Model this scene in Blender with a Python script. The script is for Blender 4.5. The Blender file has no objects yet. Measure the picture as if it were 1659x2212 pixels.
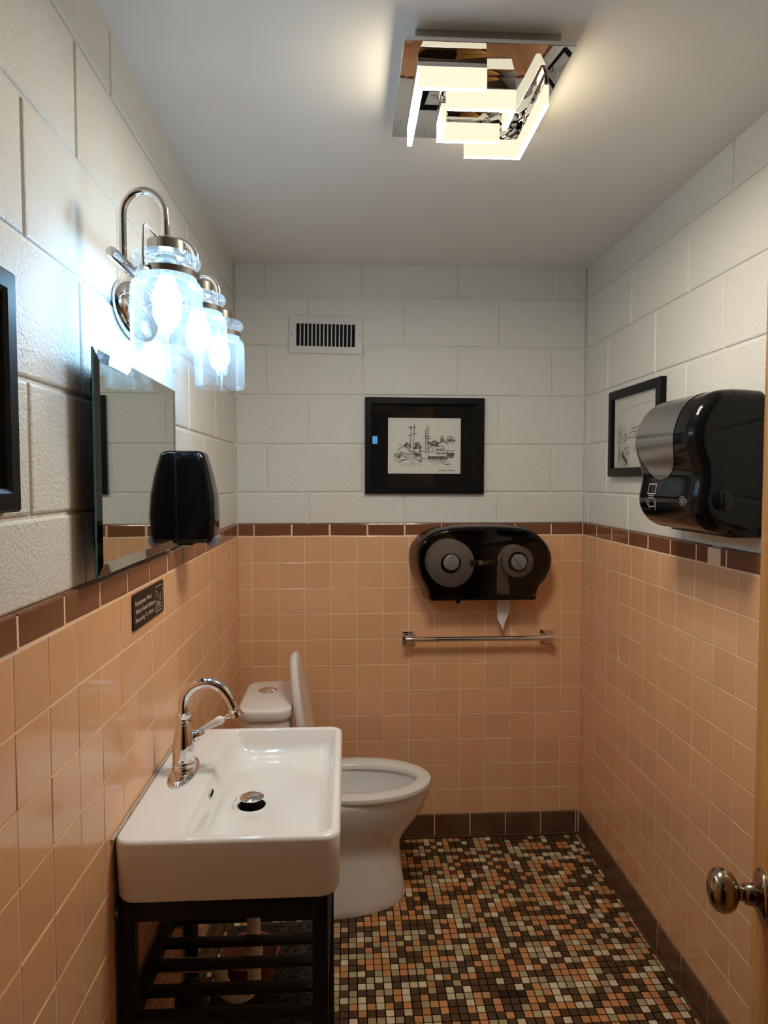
import bpy, bmesh, math, random
from mathutils import Vector, Matrix
random.seed(7)
PI = math.pi
scene = bpy.context.scene
C = bpy.context.collection

# ------------------------------------------------------------------ camera
F_PX, YAW, PITCH, ROLL = 1467.7, 0.0545, -0.0477, -0.0008
CAM = Vector((0.4481, -2.810, 1.5199))
fw = Vector((math.sin(YAW)*math.cos(PITCH), math.cos(YAW)*math.cos(PITCH), math.sin(PITCH)))
rt = Vector((math.cos(YAW), -math.sin(YAW), 0)); up = rt.cross(fw)
rt2 = rt*math.cos(ROLL)+up*math.sin(ROLL); up2 = -rt*math.sin(ROLL)+up*math.cos(ROLL)
cam_d = bpy.data.cameras.new('camera'); cam = bpy.data.objects.new('camera', cam_d); C.objects.link(cam)
cam.matrix_world = Matrix(((rt2.x, up2.x, -fw.x, CAM.x), (rt2.y, up2.y, -fw.y, CAM.y), (rt2.z, up2.z, -fw.z, CAM.z), (0, 0, 0, 1)))
cam_d.sensor_fit = 'HORIZONTAL'; cam_d.sensor_width = 36.0; cam_d.lens = F_PX/1659*36.0
cam_d.clip_start = 0.02; cam_d.clip_end = 50
scene.camera = cam

# ------------------------------------------------------------------ world, exposure, light levels
scene.view_settings.view_transform = 'Standard'; scene.view_settings.look = 'None'
scene.view_settings.gamma = 1.0; scene.view_settings.use_curve_mapping = False
scene.view_settings.exposure = 1.65
world = bpy.data.worlds.new('world'); scene.world = world; world.use_nodes = True
bg = world.node_tree.nodes['Background']; bg.inputs[0].default_value = (0.55, 0.55, 0.6, 1); bg.inputs[1].default_value = 0.02
E_EDGE, E_FACE, E_BULB, E_HALLPANE, HALL_W = 96.0, 0.34, 19.5, 7.0, 0.3
COL_WARM = (1.0, 0.885, 0.715); COL_COOL = (0.40, 0.71, 1.0)

# ------------------------------------------------------------------ materials
def new_mat(name):
    m = bpy.data.materials.new(name); m.use_nodes = True
    nt = m.node_tree; return m, nt, nt.nodes, nt.links
def pbr(name, col, rough=0.5, metal=0.0, bump=None, spec=0.5, coat=0.0, noise=None, attr=None):
    m, nt, N, L = new_mat(name); b = N['Principled BSDF']
    b.inputs['Base Color'].default_value = (*col, 1); b.inputs['Roughness'].default_value = rough
    b.inputs['Metallic'].default_value = metal; b.inputs['Specular IOR Level'].default_value = spec
    b.inputs['Coat Weight'].default_value = coat; b.inputs['Coat Roughness'].default_value = 0.05
    tc = N.new('ShaderNodeTexCoord')
    src = None
    if attr:
        a = N.new('ShaderNodeAttribute'); a.attribute_name = attr; src = a.outputs['Color']
        L.new(src, b.inputs['Base Color'])
    if noise:
        sc, amt, stretch = noise
        mp = N.new('ShaderNodeMapping'); mp.inputs['Scale'].default_value = stretch
        nz = N.new('ShaderNodeTexNoise'); nz.inputs['Scale'].default_value = sc; nz.inputs['Detail'].default_value = 4
        L.new(tc.outputs['Object'], mp.inputs[0]); L.new(mp.outputs[0], nz.inputs['Vector'])
        mr = N.new('ShaderNodeMapRange'); mr.inputs[1].default_value = 0.3; mr.inputs[2].default_value = 0.7
        mr.inputs[3].default_value = 1-amt; mr.inputs[4].default_value = 1+amt
        L.new(nz.outputs['Fac'], mr.inputs[0])
        mx = N.new('ShaderNodeVectorMath'); mx.operation = 'MULTIPLY'
        if src: L.new(src, mx.inputs[0])
        else: mx.inputs[0].default_value = col
        L.new(mr.outputs[0], mx.inputs[1]); L.new(mx.outputs[0], b.inputs['Base Color'])
    if bump:
        prev = None
        for sc, st, dist in bump:
            nz = N.new('ShaderNodeTexNoise'); nz.inputs['Scale'].default_value = sc; nz.inputs['Detail'].default_value = 5
            L.new(tc.outputs['Object'], nz.inputs['Vector'])
            bp = N.new('ShaderNodeBump'); bp.inputs['Strength'].default_value = st; bp.inputs['Distance'].default_value = dist
            L.new(nz.outputs['Fac'], bp.inputs['Height'])
            if prev: L.new(prev, bp.inputs['Normal'])
            prev = bp.outputs['Normal']
        L.new(prev, b.inputs['Normal'])
    return m
def emit(name, col, strength):
    m, nt, N, L = new_mat(name); N.remove(N['Principled BSDF'])
    e = N.new('ShaderNodeEmission'); e.inputs[0].default_value = (*col, 1); e.inputs[1].default_value = strength
    L.new(e.outputs[0], N['Material Output'].inputs[0]); return m
def glassy(name, tint=(1, 1, 1), ior=1.45, rough=0.0, haze=0.0, hazecol=(0.9, 0.95, 1.0), boost=1.0, bump=None):
    m, nt, N, L = new_mat(name); N.remove(N['Principled BSDF'])
    tr = N.new('ShaderNodeBsdfTransparent'); tr.inputs[0].default_value = (*tint, 1)
    gl = N.new('ShaderNodeBsdfGlossy'); gl.inputs['Roughness'].default_value = rough; gl.inputs[0].default_value = (1, 1, 1, 1)
    fr = N.new('ShaderNodeFresnel'); fr.inputs[0].default_value = ior
    if bump:
        tc = N.new('ShaderNodeTexCoord'); nz = N.new('ShaderNodeTexNoise'); nz.inputs['Scale'].default_value = bump[0]
        L.new(tc.outputs['Object'], nz.inputs['Vector'])
        bp = N.new('ShaderNodeBump'); bp.inputs['Strength'].default_value = bump[1]; bp.inputs['Distance'].default_value = bump[2]
        L.new(nz.outputs['Fac'], bp.inputs['Height']); L.new(bp.outputs[0], gl.inputs['Normal']); L.new(bp.outputs[0], fr.inputs['Normal'])
    mx = N.new('ShaderNodeMixShader')
    if boost != 1.0:
        mu = N.new('ShaderNodeMath'); mu.operation = 'MULTIPLY'; mu.inputs[1].default_value = boost; mu.use_clamp = True
        L.new(fr.outputs[0], mu.inputs[0]); L.new(mu.outputs[0], mx.inputs[0])
    else: L.new(fr.outputs[0], mx.inputs[0])
    L.new(tr.outputs[0], mx.inputs[1]); L.new(gl.outputs[0], mx.inputs[2]); out = mx.outputs[0]
    if haze:
        df = N.new('ShaderNodeBsdfDiffuse'); df.inputs[0].default_value = (*hazecol, 1)
        tl = N.new('ShaderNodeBsdfTranslucent'); tl.inputs[0].default_value = (*hazecol, 1)
        ad = N.new('ShaderNodeMixShader'); ad.inputs[0].default_value = 0.5
        L.new(df.outputs[0], ad.inputs[1]); L.new(tl.outputs[0], ad.inputs[2])
        m2 = N.new('ShaderNodeMixShader'); m2.inputs[0].default_value = haze
        L.new(out, m2.inputs[1]); L.new(ad.outputs[0], m2.inputs[2]); out = m2.outputs[0]
    L.new(out, N['Material Output'].inputs[0]); return m
def wood(name, c1, c2, rough=0.45):
    m, nt, N, L = new_mat(name); b = N['Principled BSDF']; b.inputs['Roughness'].default_value = rough
    b.inputs['Coat Weight'].default_value = 0.15
    tc = N.new('ShaderNodeTexCoord'); mp = N.new('ShaderNodeMapping'); mp.inputs['Scale'].default_value = (60, 60, 2.0)
    nz = N.new('ShaderNodeTexNoise'); nz.inputs['Scale'].default_value = 1.6; nz.inputs['Detail'].default_value = 6; nz.inputs['Distortion'].default_value = 0.6
    cr = N.new('ShaderNodeValToRGB'); cr.color_ramp.elements[0].position = 0.35; cr.color_ramp.elements[1].position = 0.68
    cr.color_ramp.elements[0].color = (*c1, 1); cr.color_ramp.elements[1].color = (*c2, 1)
    L.new(tc.outputs['Object'], mp.inputs[0]); L.new(mp.outputs[0], nz.inputs['Vector']); L.new(nz.outputs['Fac'], cr.inputs[0])
    L.new(cr.outputs[0], b.inputs['Base Color']); return m

M = {}
M['block'] = pbr('painted_block', (0.77, 0.76, 0.71), 0.40, bump=[(70, 0.35, 0.004), (190, 0.75, 0.003), (420, 0.4, 0.0012)])
M['ceiling'] = pbr('painted_plaster', (0.86, 0.845, 0.81), 0.55, bump=[(4.0, 0.25, 0.02), (60, 0.12, 0.002)])
M['pink'] = pbr('pink_glazed_tile', (0.52, 0.29, 0.19), 0.13, attr='tint', bump=[(9, 0.10, 0.004)])
M['grout'] = pbr('tan_grout', (0.90, 0.68, 0.46), 0.7)
M['brown'] = pbr('brown_glazed_tile', (0.155, 0.062, 0.032), 0.12, attr='tint', bump=[(9, 0.10, 0.004)])
M['basebrown'] = pbr('brown_base_tile', (0.13, 0.066, 0.040), 0.30, noise=(9, 0.22, (1, 1, 1)))
M['mosaic'] = pbr('mosaic_floor_tile', (0.3, 0.2, 0.1), 0.45, spec=0.3, attr='tint', noise=(230, 0.16, (1, 1, 1)))
M['floorgrout'] = pbr('dark_floor_grout', (0.004, 0.003, 0.002), 0.95, spec=0.1)
M['ceramic'] = pbr('white_vitreous_china', (0.86, 0.845, 0.82), 0.08, coat=0.5)
M['seatplastic'] = pbr('white_seat_plastic', (0.78, 0.76, 0.72), 0.16)
M['chrome'] = pbr('polished_chrome', (0.78, 0.78, 0.80), 0.05, 1.0)
M['nickel'] = pbr('brushed_nickel', (0.52, 0.50, 0.47), 0.22, 1.0)
M['blackmetal'] = pbr('black_powder_coat', (0.010, 0.010, 0.010), 0.45, spec=0.25)
M['blackplastic'] = pbr('gloss_black_plastic', (0.005, 0.005, 0.0055), 0.10, spec=0.25)
M['blackmatte'] = pbr('matte_black_plastic', (0.008, 0.008, 0.008), 0.4, spec=0.25)
M['greyplastic'] = pbr('grey_plastic', (0.17, 0.17, 0.175), 0.3)
M['darkgrey'] = pbr('dark_grey_plastic', (0.20, 0.20, 0.21), 0.35)
M['steel'] = pbr('brushed_steel', (0.50, 0.49, 0.48), 0.26, 1.0)
M['frame'] = pbr('black_frame', (0.005, 0.005, 0.006), 0.40, spec=0.16)
M['blackmat'] = pbr('black_mat_board', (0.013, 0.012, 0.011), 0.9, spec=0.1)
M['whitemat'] = pbr('cream_mat_board', (0.88, 0.83, 0.73), 0.9)
M['paper'] = pbr('drawing_paper', (0.74, 0.72, 0.66), 0.9)
M['ink'] = pbr('black_ink', (0.02, 0.016, 0.014), 0.9)
M['inklight'] = pbr('grey_ink_wash', (0.14, 0.125, 0.11), 0.9)
M['picglass'] = glassy('picture_glass', boost=0.75)
M['jar'] = glassy('clear_jar_glass', tint=(0.97, 0.985, 1.0), haze=0.030, boost=0.45, bump=(30, 0.12, 0.004), ior=1.45)
M['bulb'] = emit('cool_white_bulb', COL_COOL, E_BULB)
M['outer'] = emit('lit_acrylic_outer_face', (1.0, 0.86, 0.60), 4.4)
M['edge'] = emit('lit_acrylic_edge', COL_WARM, E_EDGE)
M['face'] = emit('lit_acrylic_face', (1.0, 0.90, 0.66), E_FACE)
M['mirror'] = pbr('silvered_mirror', (0.80, 0.83, 0.81), 0.0, 1.0)
mg, nt_, N_, L_ = new_mat('clear_mirror_glass'); N_.remove(N_['Principled BSDF'])
g_ = N_.new('ShaderNodeBsdfGlass'); g_.inputs['IOR'].default_value = 1.5; g_.inputs['Roughness'].default_value = 0.0; g_.inputs[0].default_value = (0.965, 0.985, 0.975, 1)
L_.new(g_.outputs[0], N_['Material Output'].inputs[0]); M['mirrorglass'] = mg
M['mirroredge'] = pbr('green_glass_edge', (0.02, 0.20, 0.20), 0.1, coat=0.5)
M['platemirror'] = pbr('mirror_steel_plate', (0.72, 0.72, 0.72), 0.015, 1.0)
M['vent'] = pbr('white_enamel_vent', (0.70, 0.70, 0.67), 0.4)
M['void'] = pbr('recess_shade', (0.004, 0.005, 0.008), 0.9)  # near-black colour stands in for shade inside vent, drain and overflow openings
M['smoke'] = glassy('smoked_translucent_plastic', tint=(0.46, 0.42, 0.39), ior=1.45, rough=0.03, boost=0.8)
M['tissue'] = pbr('white_tissue', (0.80, 0.77, 0.74), 0.95, bump=[(160, 0.3, 0.002)])
M['pvc'] = pbr('white_pvc_pipe', (0.80, 0.70, 0.55), 0.45, noise=(60, 0.15, (1, 1, 1)))
M['brass'] = pbr('tarnished_brass', (0.42, 0.30, 0.12), 0.35, 1.0)
M['mat'] = pbr('dark_bristle_mat', (0.045, 0.030, 0.022), 0.95, noise=(60, 0.7, (1, 9, 1)), bump=[(220, 1.0, 0.006)])
M['redtub'] = pbr('dusty_red_rubber', (0.20, 0.062, 0.045), 0.8, noise=(200, 0.4, (1, 1, 1)))
M['wood'] = wood('honey_pine', (0.40, 0.165, 0.035), (0.66, 0.34, 0.095))
M['hallwood'] = wood('brown_panelling', (0.11, 0.055, 0.025), (0.20, 0.11, 0.055), 0.5)
M['knob'] = pbr('antique_nickel', (0.34, 0.27, 0.19), 0.16, 1.0)
M['signplate'] = pbr('dark_brown_sign', (0.016, 0.010, 0.007), 0.4, spec=0.2)
M['signink'] = pbr('cream_lettering', (0.78, 0.68, 0.54), 0.7)
M['icon'] = pbr('pale_grey_print', (0.50, 0.49, 0.46), 0.6)
M['copperlogo'] = pbr('copper_print', (0.62, 0.26, 0.12), 0.5)
M['patch'] = pbr('bare_plaster_patch', (0.50, 0.42, 0.36), 0.8, bump=[(300, 0.4, 0.002)])
M['blue_pane'] = emit('blue_glow', (0.16, 0.53, 1.0), E_HALLPANE)
M['water'] = pbr('bowl_water', (0.50, 0.52, 0.50), 0.02)
M['caulk'] = pbr('old_caulk', (0.50, 0.42, 0.33), 0.7)

# ------------------------------------------------------------------ mesh helpers
class MB:
    def __init__(s): s.v = []; s.f = []; s.m = []; s.tint = None
    def add(s, vs, fs, mi=0):
        o = len(s.v); s.v += [tuple(v) for v in vs]; s.f += [tuple(i+o for i in f) for f in fs]; s.m += [mi]*len(fs); return s
    def box(s, x0, x1, y0, y1, z0, z1, b=0.0, mi=0, seg=2):
        if b <= 0:
            vs = [(x, y, z) for x in (x0, x1) for y in (y0, y1) for z in (z0, z1)]
            return s.add(vs, [(0, 1, 3, 2), (4, 6, 7, 5), (0, 4, 5, 1), (2, 3, 7, 6), (0, 2, 6, 4), (1, 5, 7, 3)], mi)
        bm = bmesh.new(); bmesh.ops.create_cube(bm, size=1.0)
        for v in bm.verts: v.co = Vector(((x0+x1)/2+v.co.x*(x1-x0), (y0+y1)/2+v.co.y*(y1-y0), (z0+z1)/2+v.co.z*(z1-z0)))
        bmesh.ops.bevel(bm, geom=bm.edges[:], offset=b, segments=seg, affect='EDGES', profile=0.5)
        return s.bm(bm, mi)
    def bm(s, bm, mi=0):
        bm.verts.ensure_lookup_table(); bm.verts.index_update()
        s.add([v.co[:] for v in bm.verts], [[v.index for v in f.verts] for f in bm.faces], mi); bm.free(); return s
    def loft(s, loops, cap0=True, cap1=True, mi=0, closed=True):
        n = len(loops[0]); vs = [p for lp in loops for p in lp]; fs = []
        for k in range(len(loops)-1):
            for i in range(n if closed else n-1):
                j = (i+1) % n; fs.append((k*n+i, k*n+j, (k+1)*n+j, (k+1)*n+i))
        if cap0: fs.append(tuple(reversed(range(n))))
        if cap1: fs.append(tuple(range((len(loops)-1)*n, len(loops)*n)))
        return s.add(vs, fs, mi)
    def lathe(s, prof, c=(0, 0, 0), axis=(0, 0, 1), seg=40, cap0=False, cap1=False, mi=0, sx=1.0, sy=1.0):
        a = Vector(axis).normalized(); q = Vector((0, 0, 1)).rotation_difference(a); c = Vector(c)
        loops = []
        for r, h in prof:
            loops.append([c+q @ Vector((r*math.cos(2*PI*i/seg)*sx, r*math.sin(2*PI*i/seg)*sy, h)) for i in range(seg)])
        return s.loft(loops, cap0, cap1, mi)
    def tube(s, pts, r, seg=16, mi=0, caps=True):
        pts = [Vector(p) for p in pts]; n = len(pts); rr = r if isinstance(r, (list, tuple)) else [r]*n
        t0 = (pts[1]-pts[0]).normalized(); ref = Vector((0, 0, 1)) if abs(t0.z) < 0.9 else Vector((1, 0, 0))
        nrm = t0.cross(ref).normalized(); loops = []; pt = t0
        for i in range(n):
            t = (pts[min(i+1, n-1)]-pts[max(i-1, 0)]).normalized()
            nrm = pt.rotation_difference(t) @ nrm; pt = t; bn = t.cross(nrm)
            loops.append([pts[i]+(nrm*math.cos(2*PI*k/seg)+bn*math.sin(2*PI*k/seg))*rr[i] for k in range(seg)])
        return s.loft(loops, caps, caps, mi)
    def prism(s, poly, d0, d1, axis='Y', mi=0):
        def P(a, b, d):
            return (a, d, b) if axis == 'Y' else ((d, a, b) if axis == 'X' else (a, b, d))
        return s.loft([[P(a, b, d0) for a, b in poly], [P(a, b, d1) for a, b in poly]], True, True, mi)
def spline(pts, n=8):
    pts = [Vector(p) for p in pts]; out = []
    P = [pts[0]*2-pts[1]]+pts+[pts[-1]*2-pts[-2]]
    for i in range(1, len(P)-2):
        for k in range(n):
            t = k/n; a, b, c, d = P[i-1], P[i], P[i+1], P[i+2]
            out.append(0.5*((2*b)+(c-a)*t+(2*a-5*b+4*c-d)*t*t+(3*b-a-3*c+d)*t**3))
    out.append(pts[-1]); return out
def rrect(x0, x1, y0, y1, r, n=8):
    out = []
    for cx, cy, a0 in ((x1-r, y1-r, 0), (x0+r, y1-r, PI/2), (x0+r, y0+r, PI), (x1-r, y0+r, 1.5*PI)):
        for k in range(n+1):
            a = a0+PI/2*k/n; out.append((cx+r*math.cos(a), cy+r*math.sin(a)))
    return out
def world_loc(o):
    return o.location.copy() if o is not None and o.parent is None else (o.location+world_loc(o.parent) if o is not None else Vector((0, 0, 0)))
def obj(name, mb, mats, parent=None, smooth=40, local=False, label=None, fix=True):
    """one mesh object; vertices are in world space unless local"""
    if not isinstance(mats, (list, tuple)): mats = [mats]
    me = bpy.data.meshes.new(name)
    base = Vector((0, 0, 0)) if (local or parent is None) else world_loc(parent)
    me.from_pydata([(v[0]-base.x, v[1]-base.y, v[2]-base.z) for v in mb.v], [], mb.f)
    for m in mats: me.materials.append(m)
    me.polygons.foreach_set('material_index', mb.m)
    if mb.tint is not None:
        at = me.color_attributes.new('tint', 'FLOAT_COLOR', 'CORNER'); cols = []
        for p in me.polygons:
            c = mb.tint[p.index]; cols += [c[0], c[1], c[2], 1.0]*p.loop_total
        at.data.foreach_set('color', cols)
    me.update()
    if fix:
        bm = bmesh.new(); bm.from_mesh(me); bmesh.ops.recalc_face_normals(bm, faces=bm.faces[:]); bm.to_mesh(me); bm.free()
    if smooth:
        me.shade_smooth(); me.set_sharp_from_angle(angle=math.radians(smooth))
    o = bpy.data.objects.new(name, me); C.objects.link(o)
    if parent is not None: o.parent = parent
    if label: o['label'] = label
    return o
def thing(name, label, cat, loc=(0, 0, 0), rot=(0, 0, 0), group=None):
    o = bpy.data.objects.new(name, None); C.objects.link(o); o.empty_display_size = 0.05
    o.location = loc; o.rotation_euler = rot; o['label'] = label; o['category'] = cat
    if group: o['group'] = group
    return o
def struct(o): o['kind'] = 'structure'; return o
def tag(o, label, cat, group=None):
    o['label'] = label; o['category'] = cat
    if group: o['group'] = group
    return o

# ------------------------------------------------------------------ room dimensions
W = 1.4416; ZC = 2.3947; ZT = 1.2862; P = 0.108; ZB = ZT-11*P; YF = -2.62; BANDTOP = ZT+0.052
BO = 0.009                                   # the block face lies this far behind the tile face
COURSES = [BANDTOP, 1.466, 1.664, 1.865, 2.066, 2.267, ZC]
def mapper(wall):
    if wall == 'left': return lambda u, z, w: (w, u, z)
    if wall == 'right': return lambda u, z, w: (W-w, u, z)
    if wall == 'back': return lambda u, z, w: (u, -w, z)
    if wall == 'front': return lambda u, z, w: (u, YF+w, z)
def pillow(mb, mp, u0, u1, z0, z1, wb, wt, bev, tilt=0.0, mi=0, col=None):
    """a tile or block: rectangle raised from wb to wt with a two-step rounded edge"""
    ta, tb = random.gauss(0, tilt), random.gauss(0, tilt); dj = random.gauss(0, tilt*0.02)
    uc, zc = (u0+u1)/2, (z0+z1)/2
    rings = [(0.0, wb), (0.0, wt-bev*0.75), (bev*0.3, wt-bev*0.25), (bev, wt)]
    vs = []
    for ins, w in rings:
        for u, z in ((u0+ins, z0+ins), (u1-ins, z0+ins), (u1-ins, z1-ins), (u0+ins, z1-ins)):
            ww = w if w == wb else w+dj+(u-uc)*ta+(z-zc)*tb
            vs.append(mp(u, z, ww))
    fs = []
    for k in range(3):
        for i in range(4):
            j = (i+1) % 4; fs.append((k*4+i, k*4+j, k*4+4+j, k*4+4+i))
    fs.append((12, 13, 14, 15)); mb.add(vs, fs, mi)
    if mb.tint is not None: mb.tint += [col]*len(fs)
def jig(c, s):
    k = random.uniform(1-s, 1+s); return tuple(max(0, x*k*random.uniform(1-s*0.25, 1+s*0.25)) for x in c)

def block_wall(name, wall, ua, ub, joints):
    mp = mapper(wall); mb = MB()
    wf = -BO; back = wf-0.0045
    vs = [mp(u, z, w) for u in (ua-0.02, ub+0.02) for z in (COURSES[0]-0.25, ZC+0.02) for w in (back, back-0.09)]
    mb.add(vs, [(0, 1, 3, 2), (4, 6, 7, 5), (0, 4, 5, 1), (2, 3, 7, 6), (0, 2, 6, 4), (1, 5, 7, 3)])
    for c in range(6):
        z0, z1 = COURSES[c], COURSES[c+1]
        us = sorted([ua]+[j for j in joints[c] if ua+0.01 < j < ub-0.01]+[ub])
        for a, b in zip(us[:-1], us[1:]):
            g = 0.0035
            pillow(mb, mp, a+g, b-g, z0+(g if c else 0), z1-(g if c < 5 else -0.004), back, wf, 0.0045, 0.001)
    return struct(obj(name, mb, M['block'], smooth=0, fix=True))
def run(first, step, lo, hi):
    out = []; k = math.floor((lo-first)/step)
    while first+k*step < hi+step: out.append(first+k*step); k += 1
    return out
def jset(a, b, lo, hi, step=0.402):
    A = run(a, step, lo, hi); B_ = run(b, step, lo, hi); return A, B_
lb = run(-1.797, 0.402, YF, 0); la = run(-1.597, 0.402, YF, 0); lt = run(-1.418, 0.404, YF, 0)
wall_left = block_wall('wall_left', 'left', YF, BO, [la, lb, la, lb, la, lt])
ra = run(-0.435, 0.403, YF, 0); rb = run(-0.227, 0.402, YF, 0); rtp = run(-0.262, 0.4, YF, 0)
wall_right = block_wall('wall_right', 'right', YF, BO, [ra, rb, ra, rb, ra, rtp])
ba = run(0.290, 0.3965, 0, W); bb = run(0.118, 0.3965, 0, W)
wall_back = block_wall('wall_back', 'back', -BO, W+BO, [ba, bb, ba, bb, ba, bb])

PINK = (0.82, 0.466, 0.256); BROWN = (0.220, 0.090, 0.045)
def wainscot(wall, parent, ua, ub, first, band_first, band_step, skip=None):
    mp = mapper(wall); mb = MB(); mb.tint = []
    # grout bed
    back = -0.10
    vs = [mp(u, z, w) for u in (ua, ub) for z in (0, BANDTOP-0.004) for w in (-0.0009, back)]
    fs = [(0, 1, 3, 2), (4, 6, 7, 5), (0, 4, 5, 1), (2, 3, 7, 6), (0, 2, 6, 4), (1, 5, 7, 3)]
    mb.add(vs, fs, 1); mb.tint += [(0.5, 0.3, 0.2)]*6
    us = sorted([ua]+[u for u in run(first, P, ua, ub) if ua+0.004 < u < ub-0.004]+[ub])
    g = 0.0013
    for r in range(11):
        z1 = ZT-r*P; z0 = z1-P
        for a, b in zip(us[:-1], us[1:]):
            pillow(mb, mp, a+g, b-g, z0+g, z1-g, -0.004, 0.0, 0.0016, 0.0045, 0, jig(PINK, 0.045))
    obj('tile_wainscot', mb, [M['pink'], M['grout']], parent, smooth=0)
    mb = MB(); mb.tint = []
    us = sorted([ua]+[u for u in run(band_first, band_step, ua, ub) if ua+0.004 < u < ub-0.004]+[ub])
    if skip: us = sorted(us+list(skip))
    for a, b in zip(us[:-1], us[1:]):
        if skip and abs(a-skip[0]) < 1e-6: continue
        pillow(mb, mp, a+g, b-g, ZT+g, BANDTOP, -BO-0.006, 0.0, 0.004, 0.004, 0, jig(BROWN, 0.08))
    obj('brown_tile_band', mb, M['brown'], parent, smooth=0, label='row of dark brown glazed cap tiles')
wainscot('left', wall_left, YF, 0.0, -1.8838, -1.867, 0.155)
wainscot('right', wall_right, YF, 0.0, -0.0607, -0.155, 0.155, skip=(-1.055, -0.995))
wainscot('back', wall_back, 0.0, W, 0.0568, 0.0665, 0.155)
mb = MB(); pillow(mb, mapper('right'), -1.054, -0.996, ZT+0.001, BANDTOP-0.004, -0.02, -0.0025, 0.002)
obj('bare_patch', mb, M['patch'], wall_right, label='pale bare patch where a brown tile is missing')
def base(name, wall, ua, ub, first):
    mp = mapper(wall); mb = MB(); us = sorted([ua]+[u for u in run(first, 0.1525, ua, ub) if ua+0.01 < u < ub-0.01]+[ub])
    for a, b in zip(us[:-1], us[1:]): pillow(mb, mp, a+0.0009, b-0.0009, 0.0, ZB, -0.004, 0.006, 0.006, 0.003)
    vs = [mp(u, z, w) for u in (ua, ub) for z in (0.0, 0.006) for w in (0.004, 0.014)]
    mb.add(vs, [(0, 1, 3, 2), (4, 6, 7, 5), (0, 4, 5, 1), (2, 3, 7, 6), (0, 2, 6, 4), (1, 5, 7, 3)])
    vs = [mp(u, z, w) for u in (ua, ub) for z in (0.0, ZB-0.001) for w in (-0.003, 0.003)]
    mb.add(vs, [(0, 1, 3, 2), (4, 6, 7, 5), (0, 4, 5, 1), (2, 3, 7, 6), (0, 2, 6, 4), (1, 5, 7, 3)], 1)
    return struct(obj(name, mb, [M['basebrown'], M['grout']], smooth=0))
base('baseboard_left', 'left', YF, -0.006, -0.10)
base('baseboard_right', 'right', YF, -0.006, -0.135)
base('baseboard_back', 'back', 0.006, W-0.006, 0.205)

# floor: one-inch mosaic
mb = MB(); mb.tint = []
S = 0.0262; nx, ny = int(W/S)+1, int(2.75/S)
mb.add([(0, YF-0.14, -0.002), (W, YF-0.14, -0.002), (W, 0, -0.002), (0, 0, -0.002), (0, YF-0.14, -0.06), (W, YF-0.14, -0.06), (W, 0, -0.06), (0, 0, -0.06)],
       [(0, 1, 2, 3), (4, 7, 6, 5), (0, 4, 5, 1), (1, 5, 6, 2), (2, 6, 7, 3), (3, 7, 4, 0)], 1); mb.tint += [(0.02, 0.015, 0.01)]*6
PAL = [((0.090, 0.052, 0.023), 0.44), ((0.58, 0.265, 0.105), 0.255), ((0.45, 0.36, 0.205), 0.18), ((0.70, 0.59, 0.40), 0.105)]
STAIN = [(0.905, -0.905), (0.93, -0.905), (0.955, -0.905), (0.715, -0.42), (0.72, -0.39)]
for i in range(nx):
    for j in range(ny):
        x0 = 0.003+i*S; y1 = -0.016-j*S; x1 = min(x0+S, W-0.001); y0 = y1-S
        if x1-x0 < 0.006: continue
        r = random.random(); acc = 0
        for c, p in PAL:
            acc += p
            if r < acc: break
        c = jig(c, 0.13)
        if any(abs((x0+x1)/2-sx) < 0.013 and abs((y0+y1)/2-sy) < 0.013 for sx, sy in STAIN): c = (0.025, 0.014, 0.01)
        g = 0.0017; h = random.uniform(-0.0002, 0.0002)
        vs = [(x0+g, y0+g, -0.003), (x1-g, y0+g, -0.003), (x1-g, y1-g, -0.003), (x0+g, y1-g, -0.003),
              (x0+g, y0+g, h), (x1-g, y0+g, h), (x1-g, y1-g, h), (x0+g, y1-g, h)]
        mb.add(vs, [(4, 5, 6, 7), (0, 1, 5, 4), (1, 2, 6, 5), (2, 3, 7, 6), (3, 0, 4, 7)]); mb.tint += [c]*5
struct(obj('floor', mb, [M['mosaic'], M['floorgrout']], smooth=0, fix=False))
mb = MB(); mb.box(-0.1, W+0.1, YF-0.12, 0.1, ZC, ZC+0.08)
struct(obj('ceiling', mb, M['ceiling'], smooth=0))

# front wall with the doorway, and the panelled hallway beyond it
DX0, DX1, DZ = 0.02, 0.80, 2.06
mb = MB(); mb.box(DX1, W+0.1, YF-0.12, YF, 0, ZC); mb.box(-0.1, DX0, YF-0.12, YF, 0, ZC); mb.box(DX0, DX1, YF-0.12, YF, DZ, ZC)
struct(obj('wall_front', mb, M['hallwood'], smooth=0))
mb = MB(); mb.box(DX0-0.015, DX0+0.004, YF-0.125, YF+0.008, 0, DZ); mb.box(DX1-0.004, DX1+0.06, YF-0.001, YF+0.012, 0, DZ+0.06); mb.box(DX0, DX1, YF-0.001, YF+0.012, DZ-0.004, DZ+0.06)
struct(obj('trim_1', mb, M['wood'], smooth=0))
HX0, HX1, HY = -1.2, 2.4, -5.3
mb = MB(); wx0, wx1, wz0, wz1 = 0.722, 0.814, 1.942, 2.036
mb.box(HX0, wx0, HY-0.1, HY, 0, 2.5); mb.box(wx1, HX1, HY-0.1, HY, 0, 2.5); mb.box(wx0, wx1, HY-0.1, HY, 0, wz0); mb.box(wx0, wx1, HY-0.1, HY, wz1, 2.5)
mb.box(HX0-0.1, HX0, HY, YF-0.12, 0, 2.5); mb.box(HX1, HX1+0.1, HY, YF-0.12, 0, 2.5)
struct(obj('wall_hallway', mb, M['hallwood'], smooth=0))
mb = MB(); mb.box(HX0-0.1, HX1+0.1, HY-0.1, YF-0.141, -0.06, -0.001)
struct(obj('floor_hallway', mb, M['hallwood'], smooth=0))
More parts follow.
